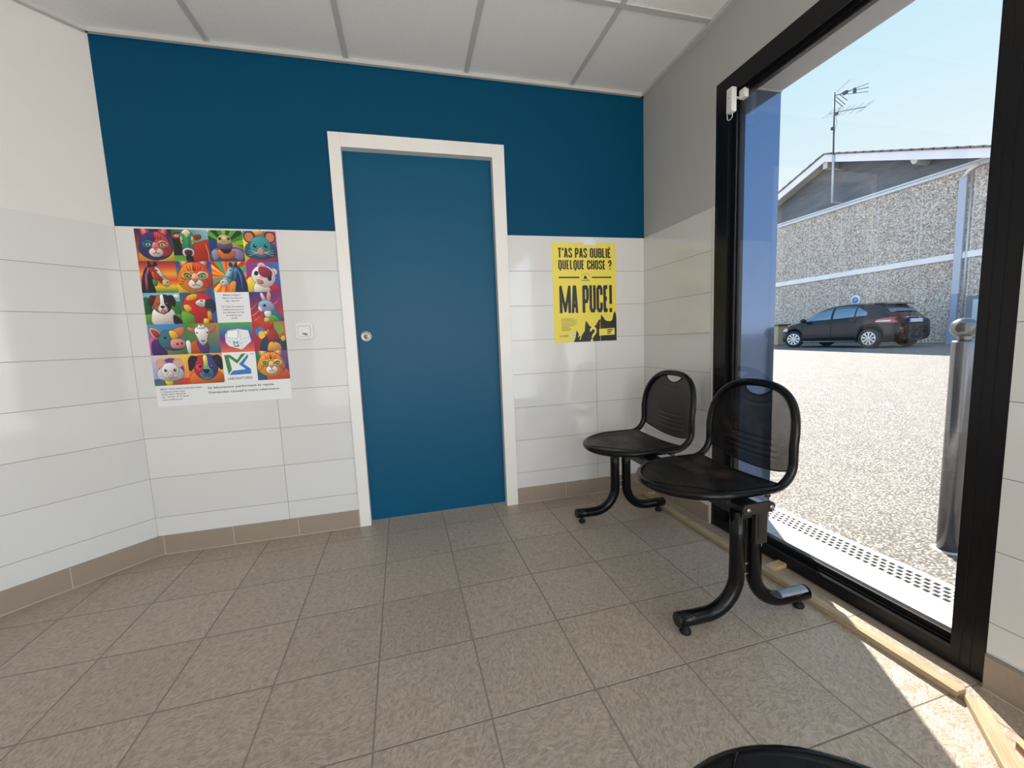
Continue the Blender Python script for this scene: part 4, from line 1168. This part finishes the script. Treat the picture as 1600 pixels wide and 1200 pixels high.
def horse(a, flip, cols, mane, muzz, bridle=None):
    f = (lambda u: 1-u) if flip else (lambda u: u)
    P = lambda l: [(f(u), v) for u, v in l]
    a.blob(P([(.02, 1.0), (.06, .55), (.16, .24), (.34, .12), (.46, .22), (.44, .50), (.34, .66), (.36, 1.02)]), mane[0])
    for i, c in enumerate(mane[1:]): a.line(P([(.30-.045*i, .16+.04*i), (.18-.03*i, .45), (.16-.03*i, .98)]), .045, c, True)
    a.blob(P([(.30, .12), (.42, .12), (.54, .24), (.64, .44), (.76, .62), (.78, .72), (.68, .80), (.58, .74), (.48, .62), (.36, .56), (.30, .40)]), cols[0])
    a.blob(P([(.42, .14), (.54, .26), (.64, .46), (.74, .60), (.66, .60), (.54, .46), (.46, .32)]), cols[1]); a.blob(P([(.33, .34), (.42, .38), (.50, .54), (.44, .58), (.36, .52)]), cols[2])
    a.blob(P([(.62, .58), (.76, .60), (.80, .70), (.70, .81), (.58, .74)]), muzz); a.ell(f(.725), .665, .028, .020, K); a.line(P([(.62, .745), (.70, .765)]), .014, K)
    for q in ((.30, .14, .27, -.0), (.42, .13, .45, .02)): a.blob(P([(q[0]-.04, q[1]+.03), (q[2]-.01, q[3]), (q[2]+.04, q[3]+.06), (q[0]+.05, q[1]+.03)]), mane[0])
    a.ell(f(.475), .285, .034, .026, K); a.ell(f(.483), .278, .009, .009, (240, 240, 240), n=8)
    if bridle:
        a.line(P([(.33, .16), (.40, .34), (.44, .60)]), .022, bridle); a.line(P([(.46, .60), (.56, .50), (.66, .48)]), .022, bridle); a.line(P([(.34, .22), (.50, .20)]), .018, bridle)

PX, PZ, PWD, PH = -2.6615, 1.5825, .594, .841
po = thing('animal_poster', 'large poster of a grid of colourful animal portraits on the white tiles', 'poster', (PX+PWD/2, 0, PZ-PH/2))
bm = BM(); cl_ = bm.loops.layers.float_color.new('ink'); box(bm, (PX, -.0008, PZ-PH), (PX+PWD, -.0001, PZ))
for f in bm.faces:
    for l in f.loops: l[cl_] = (*lin((226, 226, 226)), 1)
obj('paper_sheet', bm, INK, po)
CW, CHh = PWD/4, .1475
def cell(i, j): return Art(PX+i*CW, PZ-j*CHh, CW, CHh)
# row 1
a = cell(0, 0); a.grad((60, 20, 70), (50, 15, 50), (60, 150, 150), (215, 110, 50)); a.blob([(.1, 1), (.15, .6), (.6, .4), (.95, .55), (1, 1)], (225, 150, 40)); a.blob([(.55, 1), (.75, .75), (.95, .6), (1, 1)], (235, 205, 60))
cat(a, .52, .52, .86, ((60, 50, 110), (190, 60, 70)), (225, 130, 130), (40, 110, 130), (185, 60, 85), (230, 205, 200), ((120, 200, 190), (235, 200, 60)), (60, 25, 60)); a.done('cat_picture', po)
a = cell(1, 0); a.grad((40, 90, 40), (150, 195, 225), (60, 120, 50), (110, 170, 40)); a.blob([(.0, .2), (.3, .1), (.45, .3), (.4, .75), (.1, .8), (0, .75)], (14, 28, 24)); a.blob([(.55, .48), (.75, .38), (1, .36), (1, 1), (.45, 1), (.5, .7)], (190, 45, 25)); a.line([(.90, .45), (.96, .7), (.96, 1)], .02, (235, 150, 110))
a.blob([(.02, .18), (.20, .12), (.26, .22), (.16, .28), (.04, .26)], (165, 90, 55)); a.blob([(.58, .20), (.76, .16), (.80, .26), (.68, .32), (.58, .28)], (130, 60, 40)); a.ell(.13, .2, .07, .035, (225, 150, 130))
a.blob([(.24, .10), (.40, .02), (.54, .10), (.58, .30), (.54, .62), (.50, .78), (.30, .78), (.26, .60), (.22, .30)], (40, 135, 150)); a.blob([(.33, .12), (.42, .10), (.46, .30), (.44, .62), (.36, .62), (.33, .3)], (60, 160, 70)); a.blob([(.28, .08), (.40, .0), (.52, .08), (.47, .16), (.41, .24), (.34, .16)], (235, 225, 180)); a.blob([(.23, .2), (.28, .28), (.28, .46), (.22, .4)], (220, 190, 80)); a.blob([(.57, .2), (.52, .28), (.53, .46), (.59, .4)], (220, 190, 80))
a.blob([(.26, .64), (.40, .58), (.54, .64), (.56, .78), (.48, .84), (.32, .84), (.25, .78)], (225, 205, 205)); a.blob([(.31, .68), (.40, .64), (.50, .68), (.47, .80), (.34, .80)], (70, 45, 55)); a.ell(.27, .36, .02, .02, K); a.ell(.54, .36, .02, .02, K); a.blob([(.34, .84), (.48, .84), (.52, 1), (.36, 1)], (30, 20, 20)); a.done('cow_picture', po)
a = cell(2, 0); a.rays(.45, .45, [(60, 130, 30), (130, 180, 40), (30, 80, 30), (90, 160, 40), (20, 60, 30)], 22); a.blob([(0, .3), (.25, .45), (.2, .9), (0, .9)], (25, 60, 120)); a.blob([(.55, .34), (.78, .42), (1, .62), (1, .80), (.7, .6)], (175, 140, 80)); a.blob([(.02, 1), (.05, .7), (.25, .55), (.75, .55), (.98, .66), (1, 1)], (90, 75, 130)); a.blob([(.62, .62), (.85, .60), (.98, .75), (.92, .95), (.72, .88)], (140, 130, 170)); a.blob([(.06, .7), (.2, .62), (.28, .8), (.12, .96)], (150, 150, 170))
a.blob([(.24, .62), (.36, .66), (.50, .74), (.62, .66), (.72, .68), (.70, .84), (.50, .92), (.30, .88)], (220, 110, 35)); a.blob([(.34, .58), (.62, .58), (.58, .70), (.48, .74), (.38, .70)], (25, 20, 45)); a.blob([(.26, .26), (.40, .14), (.58, .18), (.66, .34), (.62, .50), (.44, .52), (.28, .46)], (195, 175, 120)); a.blob([(.24, .42), (.44, .46), (.66, .42), (.62, .58), (.42, .60), (.26, .54)], (95, 80, 110)); a.ell(.33, .27, .045, .045, K); a.ell(.58, .27, .04, .04, K); a.ell(.46, .24, .06, .05, (225, 205, 150))
for q in range(8): a.ell(.38+.03*(q % 4), .32+.06*(q//4), .01, .01, (90, 70, 40), n=8)
a.done('turtle_picture', po)
a = cell(3, 0); a.grad((70, 150, 160), (200, 60, 120), (70, 40, 120), (240, 210, 50)); a.blob([(0, .2), (.2, .25), (.25, .7), (.1, .95), (0, .9)], (245, 215, 30)); a.blob([(.1, 1), (.2, .88), (.5, .82), (.85, .86), (.9, 1)], (200, 35, 50)); a.blob([(.3, 0), (.6, 0), (.55, .12), (.35, .14)], (240, 160, 60))
mouse(a, .50, .50, .92, ((50, 150, 155), (35, 85, 125)), (70, 55, 60), (205, 120, 85), (190, 140, 140)); a.done('mouse_picture', po)
# row 2
a = cell(0, 1); a.vbands([(130, 30, 80), (215, 80, 40), (235, 170, 50), (220, 60, 50), (240, 190, 40), (60, 120, 40)]); horse(a, False, ((150, 55, 50), (225, 200, 190), (215, 80, 40)), [(35, 20, 35), (150, 40, 90), (190, 110, 80), (60, 50, 110)], (215, 190, 120), (120, 30, 30)); a.blob([(.34, .56), (.44, .66), (.40, .78), (.33, .72)], (70, 140, 60)); a.done('horse_picture', po)
a = cell(1, 1); a.grad((20, 60, 140), (60, 60, 150), (90, 110, 170), (240, 200, 50)); a.blob([(0, 1), (.02, .6), (.3, .5), (.3, 1)], (240, 200, 60)); a.blob([(.7, .6), (.95, .7), (.9, 1), (.55, 1)], (80, 110, 170)); cat(a, .50, .50, .93, ((235, 130, 30), (225, 75, 35)), (240, 190, 150), (245, 160, 60), (205, 110, 120), (240, 225, 215), ((110, 190, 140), (110, 190, 140)), (110, 40, 20)); a.done('cat_picture', po)
a = cell(2, 1); a.rays(.40, .48, [(235, 70, 30), (250, 160, 40), (240, 110, 30), (250, 210, 60), (200, 40, 40), (90, 170, 60), (60, 150, 150), (240, 130, 40)], 32)
a.blob([(.45, .30), (.70, .32), (.92, .65), (1, 1), (.55, 1), (.50, .62)], (45, 75, 150)); a.line([(.62, .3), (.8, .6), (.82, 1)], .05, (120, 90, 170), True); a.line([(.70, .34), (.95, .7), (.96, 1)], .05, (220, 110, 60), True); a.blob([(.50, .70), (.66, .66), (.72, 1), (.44, 1)], (240, 150, 50))
horse(a, True, ((90, 175, 195), (205, 225, 225), (50, 120, 160)), [(30, 45, 95), (60, 120, 180)], (215, 205, 205), (35, 25, 55)); a.done('horse_picture', po)
a = cell(3, 1); a.grad((170, 40, 120), (50, 110, 180), (40, 80, 160), (150, 50, 130)); a.blob([(.02, 1), (.0, .6), (.2, .5), (.45, .8), (.6, 1)], (240, 205, 50)); a.blob([(.5, 1), (.7, .75), (.95, .8), (1, 1)], (190, 30, 70)); a.blob([(.2, 1), (.25, .7), (.6, .8), (.62, 1)], (240, 235, 215))
a.ell(.46, .14, .12, .11, (230, 195, 185)); a.ell(.82, .33, .10, .11, (230, 190, 180)); a.ell(.46, .16, .06, .06, (190, 60, 80)); a.ell(.80, .36, .05, .06, (200, 80, 60)); a.blob([(.34, .16), (.60, .14), (.80, .30), (.84, .60), (.66, .82), (.40, .80), (.16, .58), (.18, .32)], (240, 225, 220)); a.blob([(.40, .18), (.60, .18), (.76, .34), (.70, .52), (.50, .50), (.38, .38)], (150, 35, 70))
a.ell(.29, .38, .065, .08, K, 20); a.ell(.68, .56, .06, .08, K, 10); a.ell(.43, .52, .05, .035, (235, 150, 160)); a.line([(.30, .62), (.38, .68), (.46, .68)], .025, (120, 50, 50)); a.blob([(.30, .60), (.44, .62), (.46, .72), (.34, .72)], (210, 120, 110)); a.done('ferret_picture', po)
# row 3
a = cell(0, 2); a.grad((110, 180, 220), (150, 205, 235), (70, 130, 50), (40, 80, 40)); a.blob([(0, .2), (.15, .2), (.2, .6), (0, .75)], (30, 90, 50)); a.blob([(.75, .4), (1, .3), (1, .7), (.75, .7)], (50, 120, 60)); a.blob([(.85, .05), (1, .08), (.98, .18), (.85, .14)], (240, 240, 245)); a.blob([(0, .7), (.5, .68), (1, .7), (1, 1), (0, 1)], (90, 140, 50))
a.blob([(.22, 1), (.18, .7), (.3, .5), (.7, .5), (.82, .7), (.84, 1)], (235, 225, 215)); a.blob([(.78, .72), (.95, .85), (.98, 1), (.78, 1)], (25, 20, 30)); dog(a, .50, .38, .66, ((175, 90, 50), (75, 35, 35)), ((35, 28, 35), (22, 18, 25)), (240, 238, 235), (235, 225, 220), tongue=(215, 110, 110)); a.done('dog_picture', po)
a = cell(1, 2); a.grad((35, 90, 140), (40, 90, 160), (40, 80, 150), (80, 140, 60)); a.blob([(.02, .6), (.25, .68), (.38, .8), (.35, 1), (0, 1)], (100, 165, 60)); a.blob([(.08, .32), (.20, .10), (.46, .02), (.78, .06), (.90, .22), (.84, .44), (.72, .62), (.80, .78), (.86, 1), (.38, 1), (.34, .72), (.10, .58)], (205, 35, 40)); a.blob([(.22, .12), (.40, .04), (.50, .10), (.40, .22), (.18, .24)], (240, 190, 50)); a.blob([(.08, .42), (.22, .40), (.30, .54), (.16, .62)], (245, 180, 50))
a.blob([(.44, .30), (.60, .22), (.74, .28), (.72, .42), (.60, .46), (.46, .40)], (235, 230, 225)); 
for q in range(3): a.line([(.45, .32+.04*q), (.62, .36+.035*q)], .012, K)
a.ell(.60, .27, .045, .035, K); a.ell(.60, .27, .018, .018, (240, 220, 120)); a.blob([(.72, .28), (.88, .22), (.99, .36), (.98, .56), (.88, .66), (.84, .54), (.70, .52)], (35, 45, 60)); a.blob([(.74, .62), (.84, .66), (.84, .86), (.74, .90)], (245, 150, 40)); a.blob([(.62, .85), (.74, .88), (.72, 1), (.60, 1)], (250, 200, 60)); a.done('parrot_picture', po)
a = cell(2, 2); a.grad((230, 230, 230), (230, 230, 230), (228, 228, 228), (228, 228, 228))
for i, t_ in enumerate(("Malade ? Fatigué ?", "Opéré ? Accidenté ?", "Âgé ? Sportif ?", None, "En toutes circonstances,", "l'analyse de sang est un", "bon indicateur de l'état", "de santé de votre", "animal.")):
    if t_: a.text(t_, .5, .115+.0955*i, .052, (55, 55, 58), None, 'C', off=.012, xs=1.02 if i < 3 else .92)
a.done('text_panel', po)
a = cell(3, 2); a.grad((50, 40, 120), (120, 40, 110), (190, 50, 60), (200, 50, 50)); 
for q in ((0.05, .8, .45, .45), (.65, .5, .95, .2), (.1, .95, .3, .8), (0, .6, .3, .3)): a.line([q[:2], q[2:]], .035, (240, 130, 50), True)
a.blob([(.46, 1), (.42, .66), (.66, .52), (.86, .72), (1, .94), (1, 1)], (50, 110, 140)); a.blob([(.38, 1), (.48, .82), (.7, .8), (.85, 1)], (90, 170, 60)); a.blob([(.38, 1), (.42, .86), (.55, .9), (.5, 1)], (240, 200, 60)); a.blob([(.34, .08), (.40, .04), (.50, .28), (.42, .34)], (215, 195, 200)); a.blob([(.56, .02), (.66, .06), (.60, .36), (.52, .34)], (225, 150, 150)); a.blob([(.24, .50), (.30, .34), (.48, .28), (.66, .36), (.74, .56), (.62, .66), (.42, .66), (.28, .62)], (150, 170, 205)); a.blob([(.24, .50), (.30, .50), (.38, .60), (.32, .66), (.25, .60)], (235, 230, 235)); a.blob([(.42, .66), (.6, .66), (.58, .84), (.44, .82)], (240, 235, 235)); a.ell(.44, .46, .055, .055, (90, 60, 130)); a.ell(.44, .46, .035, .035, K); a.ell(.25, .54, .02, .015, (220, 100, 110)); a.done('rabbit_picture', po)
# row 4
a = cell(0, 3); a.grad((60, 150, 200), (60, 130, 190), (50, 100, 50), (200, 110, 150)); a.blob([(0, 1), (.02, .45), (.3, .4), (.45, .7), (.4, 1)], (190, 90, 150)); a.blob([(.1, 1), (.08, .6), (.25, .5), (.4, .8), (.45, 1)], (70, 40, 110)); a.blob([(.06, .12), (.28, .18), (.36, .36), (.22, .48), (.10, .40)], (225, 150, 130)); a.blob([(.10, .18), (.24, .22), (.30, .36), (.2, .42)], (170, 60, 60)); a.blob([(.70, .20), (.98, .10), (.98, .34), (.84, .44), (.74, .38)], (230, 120, 80)); a.blob([(.30, .40), (.44, .22), (.66, .22), (.82, .40), (.80, .60), (.94, .70), (.90, .82), (.64, .86), (.40, .78), (.28, .60)], (55, 110, 125)); a.blob([(.58, .24), (.74, .24), (.82, .42), (.66, .50)], (240, 190, 50)); a.blob([(.62, .52), (.88, .50), (1.0, .62), (.96, .76), (.78, .80), (.60, .74)], (225, 140, 140)); a.ell(.775, .655, .03, .045, (80, 30, 40)); a.ell(.90, .64, .028, .045, (80, 30, 40)); a.ell(.46, .44, .045, .035, K); a.line([(.46, .76), (.62, .84), (.80, .86)], .02, K); a.done('pig_picture', po)
a = cell(1, 3); a.grad((70, 130, 50), (190, 140, 40), (40, 90, 150), (60, 110, 60)); a.blob([(.12, 1), (.14, .66), (.34, .56), (.62, .64), (.60, 1)], (190, 85, 45)); a.blob([(.02, .6), (.14, .6), (.12, 1), (.06, 1)], (235, 230, 225)); a.blob([(.34, .60), (.62, .66), (.60, 1), (.42, .92)], (90, 55, 120)); a.blob([(.10, .12), (.30, .18), (.34, .30), (.18, .28)], (190, 120, 110)); a.blob([(.90, .10), (.70, .18), (.66, .30), (.84, .28)], (190, 120, 110)); a.blob([(.30, .24), (.38, .12), (.62, .12), (.70, .26), (.64, .46), (.60, .64), (.50, .72), (.42, .64), (.36, .46)], (238, 234, 230)); a.blob([(.44, .04), (.50, .10), (.56, .04), (.60, .16), (.40, .16)], (240, 238, 235)); a.ell(.36, .31, .03, .025, K); a.ell(.66, .31, .03, .025, K); a.blob([(.44, .56), (.58, .56), (.54, .62), (.48, .62)], (150, 100, 90)); a.line([(.44, .67), (.51, .69), (.58, .66)], .015, (90, 50, 50)); a.done('goat_picture', po)
a = cell(2, 3); a.vbands([(90, 160, 70), (60, 120, 150), (90, 60, 140), (190, 60, 90), (225, 110, 60)])
def logo(a, x0, y0, w, h):
    Q = lambda l: [(x0+u*w, y0+v*h) for u, v in l]
    G, B_ = (58, 132, 60), (48, 120, 190)
    a.poly(Q([(0, .05), (.22, .04), (.49, .30), (.68, .02), (.86, 0), (.48, .47), (.18, .17), (.25, .75), (.10, .98)]), G)
    a.poly(Q([(.94, .03), (.94, .18), (.73, .50), (1.0, .75), (1.0, .98), (.12, 1.0), (.28, .80), (.80, .75), (.54, .50)]), B_)
a.poly([(.16, .42), (.26, .26), (.56, .22), (.86, .28), (.92, .64), (.62, .92), (.24, .78), (.16, .66)], (228, 230, 232)); a.poly([(.24, .28), (.56, .26), (.52, .54), (.20, .50)], (244, 245, 246)); a.line([(.24, .28), (.56, .26), (.52, .54), (.20, .50), (.24, .28)], .010, (90, 90, 95)); a.line([(.58, .24), (.62, .58), (.62, .92)], .008, (150, 150, 155)); a.line([(.62, .58), (.90, .48)], .008, (150, 150, 155)); a.line([(.16, .60), (.60, .72), (.90, .58)], .008, (150, 150, 155)); logo(a, .38, .62, .17, .20); a.done('analyser_picture', po, 'picture of a white laboratory machine')
a = cell(3, 3); a.grad((180, 40, 50), (190, 110, 40), (160, 80, 40), (150, 30, 50)); a.ell(.22, .35, .14, .16, (50, 120, 190)); a.ell(.26, .45, .10, .14, (240, 190, 50)); a.ell(.75, .25, .2, .2, (120, 150, 60)); a.blob([(.22, .98), (.26, .62), (.46, .52), (.80, .60), (.98, .56), (1, .9), (.9, 1)], (30, 55, 85)); a.blob([(.42, 1), (.46, .74), (.62, .70), (.80, .80), (.78, 1)], (225, 160, 70)); a.blob([(.40, .30), (.52, .22), (.66, .26), (.76, .50), (.72, .70), (.66, .62), (.60, .74), (.54, .62), (.46, .72), (.42, .52)], (165, 45, 35)); a.blob([(.38, .22), (.40, .06), (.46, .12), (.50, .02), (.54, .10), (.62, .06), (.64, .20), (.54, .28), (.42, .30)], (200, 30, 40)); a.blob([(.34, .36), (.42, .32), (.44, .42), (.38, .44)], (240, 200, 120)); a.ell(.47, .30, .022, .022, (245, 220, 120)); a.ell(.47, .30, .010, .010, K); a.blob([(.84, .56), (.94, .50), (.98, .62), (.88, .68)], (240, 190, 50)); a.done('rooster_picture', po)
# row 5
a = cell(0, 4); a.grad((215, 190, 210), (240, 200, 60), (230, 110, 50), (120, 160, 210)); a.ell(.52, .52, .36, .42, (120, 50, 130)); a.ell(.5, .6, .26, .32, (190, 120, 170)); a.grad((60, 90, 160), (220, 60, 40), (215, 60, 40), (40, 130, 70), (0, .78), (1, 1), 4); a.blob([(.3, .8), (.5, .8), (.5, 1), (.35, 1)], (235, 205, 60)); mouse(a, .48, .52, .72, ((228, 224, 222), (205, 205, 205)), (190, 160, 150), (215, 160, 140), (225, 200, 195)); a.done('mouse_picture', po)
a = cell(1, 4); a.grad((240, 190, 60), (230, 150, 50), (240, 190, 60), (215, 60, 50)); a.blob([(.05, 1), (.15, .6), (.85, .6), (.95, 1)], (220, 110, 40)); dog(a, .50, .48, .92, ((170, 45, 60), (40, 20, 50)), ((60, 60, 130), (35, 20, 45)), (110, 200, 160), (60, 110, 170)); a.blob([(.2, .42), (.34, .36), (.42, .5), (.3, .62)], (225, 60, 80)); a.ell(.335, .43, .05, .04, K); a.blob([(.45, .1), (.55, .1), (.56, .4), (.47, .4)], (235, 225, 120)); a.done('dog_picture', po)
a = cell(2, 4); a.grad((232, 232, 232), (232, 232, 232), (230, 230, 230), (230, 230, 230)); logo(a, .06, .05, .76, .72); a.text("TM", .83, .11, .058, (90, 90, 95), .12); a.text("LABORATOIRES", .10, .935, .095, (70, 70, 75), .74, off=.01); a.done('logo_panel', po)
a = cell(3, 4); a.grad((40, 120, 60), (120, 60, 130), (30, 50, 110), (30, 80, 110)); a.blob([(.36, 1), (.34, .76), (.85, .62), (1, .8), (1, 1)], (225, 80, 45)); cat(a, .46, .46, .82, ((240, 150, 40), (235, 130, 45)), (245, 200, 130), (240, 180, 60), (225, 140, 150), (240, 230, 215), ((140, 170, 110), (140, 170, 110)), (60, 30, 20)); a.done('cat_picture', po)
# footer
a = Art(PX, PZ-5*CHh, PWD, PH-5*CHh)
for i, t_ in enumerate(("MELET SCHLOESING LABORATOIRES", "9 Chaussée Jules César", "95520 OSNY FRANCE", "Tél : +33 (0)1 30 75 28 00", "www.mslabos.com")): a.text(t_, .035, .20+.125*i, .062, (70, 70, 75), (.29, .17, .17, .19, .145)[i], off=.02)
a.text("Ici laboratoire performant et rapide.", .372, .27, .10, (70, 70, 75), .50, off=.02); a.text("Demandez conseil à votre vétérinaire.", .372, .50, .10, (70, 70, 75), .54, off=.02); a.done('footer_text', po)

# yellow poster
YX, YZ, YW, YH = -.6085, 1.5565, .413, .589
yp = thing('yellow_poster', 'yellow poster with bold black slogan and dark cat silhouettes beside the corner', 'poster', (YX+YW/2, 0, YZ-YH/2))
bm = BM(); cl_ = bm.loops.layers.float_color.new('ink'); box(bm, (YX, -.0008, YZ-YH), (YX+YW, -.0001, YZ))
for f in bm.faces:
    for l in f.loops: l[cl_] = (*lin((236, 217, 84)), 1)
obj('paper_sheet', bm, INK, yp)
IKK = (27, 27, 30)
def glyph(ch, w, s):
    h0, h1 = s/2, 1-s/2; cx = .045; cy = .075
    W_ = w - s
    O = [(cx, h0), (0, h0+cy), (0, h1-cy), (cx, h1), (W_-cx, h1), (W_, h1-cy), (W_, h0+cy), (W_-cx, h0), (cx, h0)]
    G = {
     'T': [[(-s*.2, h1), (W_+s*.2, h1)], [(W_/2, h1), (W_/2, h0-s/2)]],
     'A': [[(-s*.05, -0.0), (W_*.36, h1), (W_*.64, h1), (W_+s*.05, -0.0)], [(W_*.12, .27), (W_*.88, .27)]],
     'S': [[(W_, .70), (W_, h1-cy), (W_-cx, h1), (cx, h1), (0, h1-cy), (0, .66), (W_, .36), (W_, h0+cy), (W_-cx, h0), (cx, h0), (0, h0+cy), (0, .30)]],
     'P': [[(0, 0), (0, h1), (W_-cx, h1), (W_, h1-cy), (W_, .52), (W_-cx, .42), (0, .42)]],
     'O': [O], 'Q': [O, [(W_*.45, .02), (W_*.62, -.14)]],
     'U': [[(0, 1), (0, h0+cy), (cx, h0), (W_-cx, h0), (W_, h0+cy), (W_, 1)]],
     'B': [[(0, h0), (0, h1), (W_-cx, h1), (W_, h1-cy), (W_, .60), (W_-cx, .51), (0, .51)], [(W_-cx, .51), (W_, .42), (W_, h0+cy), (W_-cx, h0), (0, h0)]],
     'L': [[(0, 1), (0, h0), (W_, h0)]], 'I': [[(0, 0), (0, 1)]],
     'E': [[(W_, h1), (0, h1), (0, h0), (W_, h0)], [(0, .5), (W_*.8, .5)]],
     'É': [[(W_, h1), (0, h1), (0, h0), (W_, h0)], [(0, .5), (W_*.8, .5)], [(W_*.3, 1.07), (W_*.7, 1.18)]],
     'C': [[(W_, .64), (W_, h1-cy), (W_-cx, h1), (cx, h1), (0, h1-cy), (0, h0+cy), (cx, h0), (W_-cx, h0), (W_, h0+cy), (W_, .36)]],
     'H': [[(0, 0), (0, 1)], [(W_, 0), (W_, 1)], [(0, .5), (W_, .5)]],
     'M': [[(0, 0), (0, h1), (W_*.5, .10), (W_, h1), (W_, 0)]],
     '?': [[(0, .70), (0, h1-cy), (cx, h1), (W_-cx, h1), (W_, h1-cy), (W_, .62), (W_*.5, .46), (W_*.5, .30)], [(W_*.5, .14), (W_*.5, 0)]],
     '!': [[(0, .30), (0, 1)], [(0, .0), (0, .15)]],
     "'": [[(0, 1), (0, .86), (-s*.25, .72)]]}
    return G[ch]
WD = {'I': 0, '!': 0, "'": 0, 'M': 1.7, 'E': .86, 'L': .84, 'T': 1.05, ' ': .5}
def slogan(a, body, u0, u1, v0, v1, w, s, gap):
    """block letters; heights in the poster's v, widths scaled so the line fills u0..u1"""
    tot = 0; items = []
    for ch in body:
        cw = (w*WD.get(ch, 1.)) if WD.get(ch, 1.) else s
        items.append((ch, tot, cw)); tot += cw + gap
    k = (u1-u0)/(tot-gap); H_ = v1-v0
    asp = a.w/a.h
    for ch, x, cw in items:
        if ch == ' ': continue
        for pl in glyph(ch, cw, s):
            X = [(u0+(x+s/2+p)*k, v1-q*H_) for p, q in pl]
            hx, hy = s*k/2, s*H_/2
            # pen is an upright rectangle: keep both stem and bar weights
            for (xa, ya), (xb, yb) in zip(X, X[1:]):
                if abs(xa-xb) < 1e-6: a.poly([(xa-hx, ya), (xa+hx, ya), (xb+hx, yb), (xb-hx, yb)], IKK)
                elif abs(ya-yb) < 1e-6: a.poly([(xa, ya-hy), (xb, yb-hy), (xb, yb+hy), (xa, ya+hy)], IKK)
                else:
                    if abs(xb-xa)/hx < abs(yb-ya)/hy: a.poly([(xa-hx*.95, ya), (xa+hx*.95, ya), (xb+hx*.95, yb), (xb-hx*.95, yb)], IKK)
                    else: a.poly([(xa, ya-hy), (xb, yb-hy), (xb, yb+hy), (xa, ya+hy)], IKK)
            for (xa, ya) in X[1:-1]: a.ell(xa, ya, hx*.99, hy*.99, IKK, n=12)
        a.y = min(a.y, -.0009)
for args in (("T'AS PAS OUBLIÉ", .085, .925, .052, .148, .40, .155, .048), ("QUELQUE CHOSE ?", .090, .930, .172, .264, .40, .155, .048), ("MA PUCE!", .095, .930, .423, .702, .36, .150, .030)):
    a = Art(YX, YZ, YW, YH); a.clip = False
    slogan(a, *args); a.done('slogan_line', yp)
a = Art(YX, YZ, YW, YH)
a.poly([(.09, .337), (.415, .337), (.415, .351), (.09, .351)], IKK); a.poly([(.61, .337), (.925, .337), (.925, .351), (.61, .351)], IKK)
a.poly([(.475, .358), (.49, .335), (.505, .322), (.515, .330), (.53, .345), (.545, .358)], IKK)
for i in range(9):
    t_ = math.radians(200+i*17.5); t1 = math.radians(200+i*17.5+12); a.line([(.51+.075*math.cos(t_), .345+.040*math.sin(t_)), (.51+.075*math.cos(t1), .345+.040*math.sin(t1))], .004, (90, 85, 60))
for i in range(7): a.poly([(.445+.019*i, .368), (.458+.019*i, .368), (.458+.019*i, .379), (.445+.019*i, .379)], (80, 75, 50))
a.done('divider_line', yp)
a = Art(YX, YZ, YW, YH)
rnd_ = random.Random(3)
for i, (l_, c) in enumerate(((.20, 60), (.25, 110), (.22, 110), (.245, 110), (.23, 115), (.20, 115), (.12, 115), (.15, 60), (.13, 60))):
    u = .115
    while u < .115+l_:
        w_ = rnd_.uniform(.014, .034); a.poly([(u, .757+.0145*i), (min(u+w_, .115+l_), .757+.0145*i), (min(u+w_, .115+l_), .7625+.0145*i), (u, .7625+.0145*i)], (c, c-4, int(c*.55))); u += w_+.006
a.text("I-CAD", .085, .945, .024, (60, 58, 40), .135, off=.01)
a.done('small_print', yp)
a = Art(YX, YZ, YW, YH); a.ell(.295, .933, .045, .017, (214, 218, 226)); a.ell(.30, .933, .02, .007, (170, 180, 200)); a.done('pale_emblem', yp)
a = Art(YX, YZ, YW, YH, -.00110)
a.blob([(.73, 1.0), (.74, .86), (.755, .745), (.775, .745), (.83, .79), (.92, .79), (.955, .715), (.975, .715), (.995, .80), (1.0, 1.0)], IKK)
a.blob([(.485, 1.0), (.49, .88), (.505, .80), (.52, .80), (.57, .845), (.64, .845), (.70, .79), (.725, .79), (.728, .90), (.728, 1.0)], IKK)
a.line([(.731, .80), (.731, 1.0)], .006, (236, 217, 84))
a.blob([(.325, 1.0), (.34, .95), (.355, .895), (.37, .905), (.40, .935), (.43, .935), (.455, .91), (.472, .91), (.476, .96), (.478, 1.0)], IKK)
a.done('cat_silhouettes', yp)
a = Art(YX, YZ, YW, YH, -.00135); YC = (240, 224, 100)
a.line([(.575, .895), (.578, .875), (.60, .862), (.635, .862), (.655, .878), (.655, .905), (.61, .94), (.60, .965)], .028, YC)
for q in ((.578, .875), (.60, .862), (.635, .862), (.655, .878), (.655, .905), (.61, .94)): a.ell(q[0], q[1], .014, .012, YC, n=10)
a.ell(.592, .987, .020, .012, YC)
a.done('question_mark', yp); a = Art(YX, YZ, YW, YH, -.00135)
a.line([(.375, .948), (.385, .932), (.41, .932), (.418, .95), (.402, .968), (.402, .978)], .014, YC)
a.done('question_mark', yp); a = Art(YX, YZ, YW, YH, -.00135)
a.poly([(.712, .873), (.965, .868), (.967, .938), (.714, .943)], YC)
for i in range(3): a.poly([(.845, .880+.018*i), (.94-.022*i, .8785+.018*i), (.94-.022*i, .8895+.018*i), (.845, .891+.018*i)], (60, 58, 40))
a.done('printed_label', yp)
bm = BM(); box(bm, (YX+YW*.49, -.0014, YZ-.012), (YX+YW*.68, -.0009, YZ+.022)); obj('tape_strip', bm, mat('translucent_tape', (.72, .74, .78), .2), yp)
